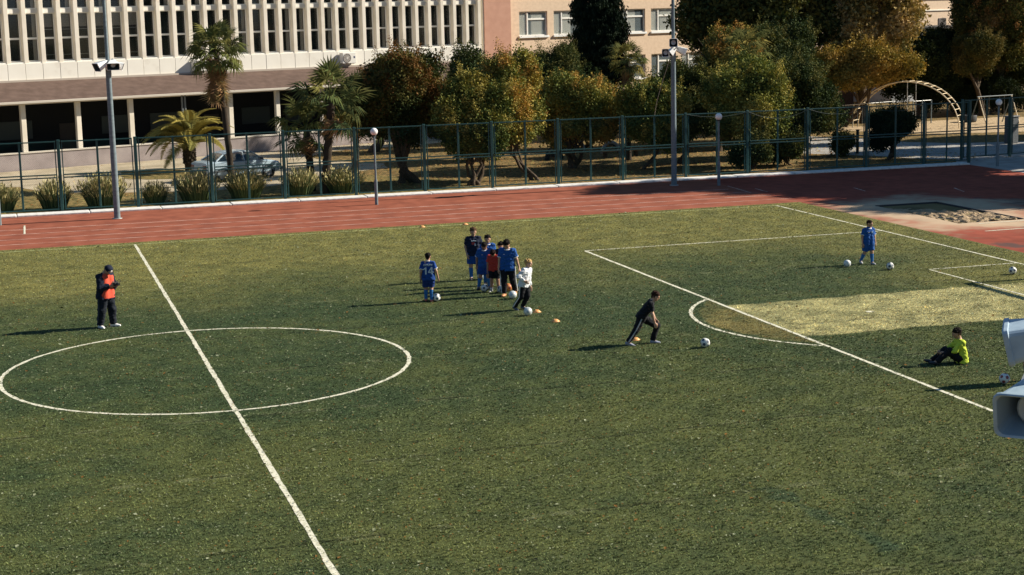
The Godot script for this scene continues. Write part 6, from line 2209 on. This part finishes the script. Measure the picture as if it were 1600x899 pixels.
	person("boy in dark shirt hidden between two blue shirts with only dark hair showing", Vector2(9.22, -7.45), -0.1, 1.36,
		{"head": Vector2(0.35, -0.5)},
		{"top": navy, "bottom": black, "sock": white, "shoe": bshoe, "hair": dkhair, "style": "full"})
	person("small boy in red shirt and black shorts in the middle of the group", Vector2(8.88, -7.02), -0.55, 1.27,
		{"lean": Vector3(0.16, 0, 0.0), "head": Vector2(0.75, 0.1), "kL": Vector3(0.075, 0.275, 0.03), "aL": Vector3(0.09, 0.045, -0.01), "kR": Vector3(-0.06, 0.275, 0.04), "aR": Vector3(-0.075, 0.045, 0.03), "eL": Vector3(0.045, -0.16, 0.0), "eR": Vector3(-0.045, -0.16, 0.0)},
		{"top": cloth(0.5, 0.05, 0.035), "bottom": black, "sock": white, "high_socks": false, "shoe": sgrey, "hair": Color(0.02, 0.01, 0.008), "style": "full", "skin": Color(0.36, 0.19, 0.12)})
	J = person("tallest boy in blue shirt and black track trousers at the right of the group", Vector2(9.03, -6.25), -0.45, 1.61,
		{"lean": Vector3(0.08, -0.03, 0), "head": Vector2(0.5, -0.1), "kL": Vector3(0.085, 0.275, -0.02), "aL": Vector3(0.11, 0.055, -0.12), "kR": Vector3(-0.05, 0.285, 0.06), "aR": Vector3(-0.05, 0.045, 0.06), "eL": Vector3(0.06, -0.155, -0.01), "wL": Vector3(0.05, -0.135, 0.03), "eR": Vector3(-0.03, -0.16, 0.02)},
		{"top": blue, "bottom": black, "trousers": true, "shoe": sm(0.6, 0.25, 0.1, 0.5), "trim": white, "hair": dkhair, "style": "full", "stripe": white, "hem": 0.45})
	b = Buf.new(); b.cbox(Vector3.ZERO, Vector3(0.04, 0.014, 0.012), 0.003)
	obj("chest_mark", b, white, J.o, front_of(J, -0.045, 0.74))
	b = Buf.new(); b.cbox(Vector3.ZERO, Vector3(0.04, 0.07, 0.012), 0.006)
	obj("crest", b, sm(0.35, 0.5, 0.6, 0.6), J.o, front_of(J, 0.05, 0.725))
	# fair haired boy in white, mid-stride
	person("fair haired boy in white top and black striped trousers striding to a ball", Vector2(8.72, -3.95), 0.55, 1.4,
		{"pelvis": Vector3(0.02, 0.5, 0.06), "lean": Vector3(0.2, -0.1, 0.15), "head": Vector2(-0.15, 0.35), "kL": Vector3(0.06, 0.27, 0.1), "aL": Vector3(0.05, 0.06, -0.02), "kR": Vector3(-0.05, 0.26, 0.03), "aR": Vector3(-0.07, 0.06, -0.12), "fL": Vector3(0.1, -0.2, 1), "fR": Vector3(0, -0.5, 1), "eL": Vector3(0.05, -0.16, -0.02), "wL": Vector3(0.03, -0.14, 0.06), "eR": Vector3(-0.1, -0.13, -0.03), "wR": Vector3(0.08, -0.06, 0.1)},
		{"top": whitec, "long": true, "top_name": "sweatshirt", "bottom": black, "trousers": true, "stripe": white, "shoe": sm(0.1, 0.12, 0.15, 0.5), "hair": Color(0.42, 0.27, 0.11), "style": "fair", "skin": Color(0.5, 0.3, 0.2)})
	# boy lunging towards the ball
	J = person("boy in black lunging forward with one hand on his knee", Vector2(10.0, 1.58), 1.3, 1.45,
		{"pelvis": Vector3(0, 0.46, -0.02), "lean": Vector3(0.62, 0, -0.1), "head": Vector2(-0.2, 0.0), "kL": Vector3(0.07, 0.29, 0.24), "aL": Vector3(0.07, 0.045, 0.17), "kR": Vector3(-0.07, 0.25, -0.12), "aR": Vector3(-0.08, 0.055, -0.25), "fL": Vector3(0.05, -0.1, 1), "fR": Vector3(-0.1, -0.3, 1),
		"eR": Vector3(-0.02, -0.12, 0.12), "wR": Vector3(0.015, -0.09, 0.11), "eL": Vector3(0.03, -0.12, 0.11), "wL": Vector3(-0.02, -0.07, 0.12)},
		{"top": black, "bottom": black, "trousers": true, "stripe": sgrey, "shoe": sm(0.25, 0.27, 0.35, 0.4), "hair": Color(0.03, 0.014, 0.008), "style": "full", "skin": Color(0.52, 0.3, 0.2)})
	# boy in blue by the penalty area
	J = person("boy in blue kit and long blue socks between two footballs in penalty area", Vector2(20.72, -7.05), 0.0, 1.34,
		{"kL": Vector3(0.06, 0.28, 0.04), "aL": Vector3(0.06, 0.045, 0.06), "kR": Vector3(-0.08, 0.265, -0.03), "aR": Vector3(-0.12, 0.06, -0.14), "fR": Vector3(-0.2, -0.1, 1), "eL": Vector3(0.05, -0.16, -0.01), "eR": Vector3(-0.05, -0.16, -0.02), "head": Vector2(0.1, 0.7)},
		{"top": blue, "bottom": blue, "sock": bsock, "shoe": sgrey, "trim": white, "hair": Color(0.025, 0.013, 0.008), "hem": 0.46})
	b = Buf.new(); b.cbox(Vector3.ZERO, Vector3(0.035, 0.012, 0.012), 0.003)
	obj("chest_mark", b, white, J.o, front_of(J, -0.04, 0.735))
	b = Buf.new(); b.cbox(Vector3.ZERO, Vector3(0.04, 0.05, 0.012), 0.006)
	obj("crest", b, sm(0.45, 0.6, 0.7, 0.6), J.o, front_of(J, 0.045, 0.735))
	# goalkeeper sitting on the turf
	person("boy in neon yellow top and black trousers sitting on the turf", Vector2(15.66, 6.27), -1.78, 1.44,
		{"pelvis": Vector3(0, 0.07, 0), "lean": Vector3(0.16, 0, 0), "head": Vector2(0.12, -0.1), "kL": Vector3(0.075, 0.215, 0.225), "aL": Vector3(0.07, 0.05, 0.415), "kR": Vector3(-0.085, 0.195, 0.235), "aR": Vector3(-0.07, 0.045, 0.44), "fL": Vector3(0.1, 0.2, 1), "fR": Vector3(-0.1, 0.3, 1),
		"eL": Vector3(0.01, -0.1, 0.13), "wL": Vector3(-0.04, -0.01, 0.145), "eR": Vector3(-0.02, -0.1, 0.13), "wR": Vector3(0.03, -0.01, 0.145)},
		{"top": cloth(0.56, 0.66, 0.06), "long": true, "top_name": "goalkeeper_top", "bottom": black, "trousers": true, "sock": black, "high_socks": false, "shoe": bshoe, "hair": Color(0.015, 0.01, 0.007), "style": "full", "hem": 0.47, "grip": true})
	person("boy in navy kit mostly hidden behind the near loudspeaker at right edge", Vector2(15.92, 8.42), -1.2, 1.4,
		{"kL": Vector3(0.065, 0.275, 0.04), "aL": Vector3(0.08, 0.045, 0.03), "kR": Vector3(-0.07, 0.27, -0.01), "aR": Vector3(-0.09, 0.045, -0.07)},
		{"top": blue2, "bottom": cloth(0.01, 0.025, 0.1), "sock": cloth(0.01, 0.03, 0.13), "shoe": bshoe, "hair": dkhair})

# ---------------------------------------------------------------- loudspeakers on the near pole
func near_speakers() -> void:
	tall_pole("tall grey pole close to the stand just outside the right edge", 0.83, 31.0, 8.0)
	var cam: Camera3D = get_node("camera")
	var t := cam.transform
	var gs := nm([[0.0, 0.27, 0.36, 0.44], [0.6, 0.36, 0.46, 0.54], [1.0, 0.4, 0.5, 0.58]], 0.6, 0.02, 0.4, 0.0, 256)
	var gi := sm(0.26, 0.34, 0.4, 0.5)
	var gc := sm(0.34, 0.4, 0.44, 0.45)
	var o := thing("horn_speaker", "big pale blue grey loudspeaker at right edge seen into its mouth", "loudspeaker", Vector3(0.4, 5.98, 31.19), 0.0, "horn loudspeakers on the tall poles")
	horn_parts(o, 0.36, 0.22, 0.34, gs, gi, gc, Transform3D(aim(Vector3(-0.75, -0.3, 0.75)), Vector3.ZERO), 1.45)
	o = thing("horn_speaker", "big pale blue grey loudspeaker at right edge seen from its side", "loudspeaker", Vector3(0.322, 6.325, 31.082), 0.0, "horn loudspeakers on the tall poles")
	horn_parts(o, 0.34, 0.165, 0.42, gs, gi, gc, Transform3D(aim(Vector3(-0.9, -0.25, -0.62)), Vector3.ZERO))
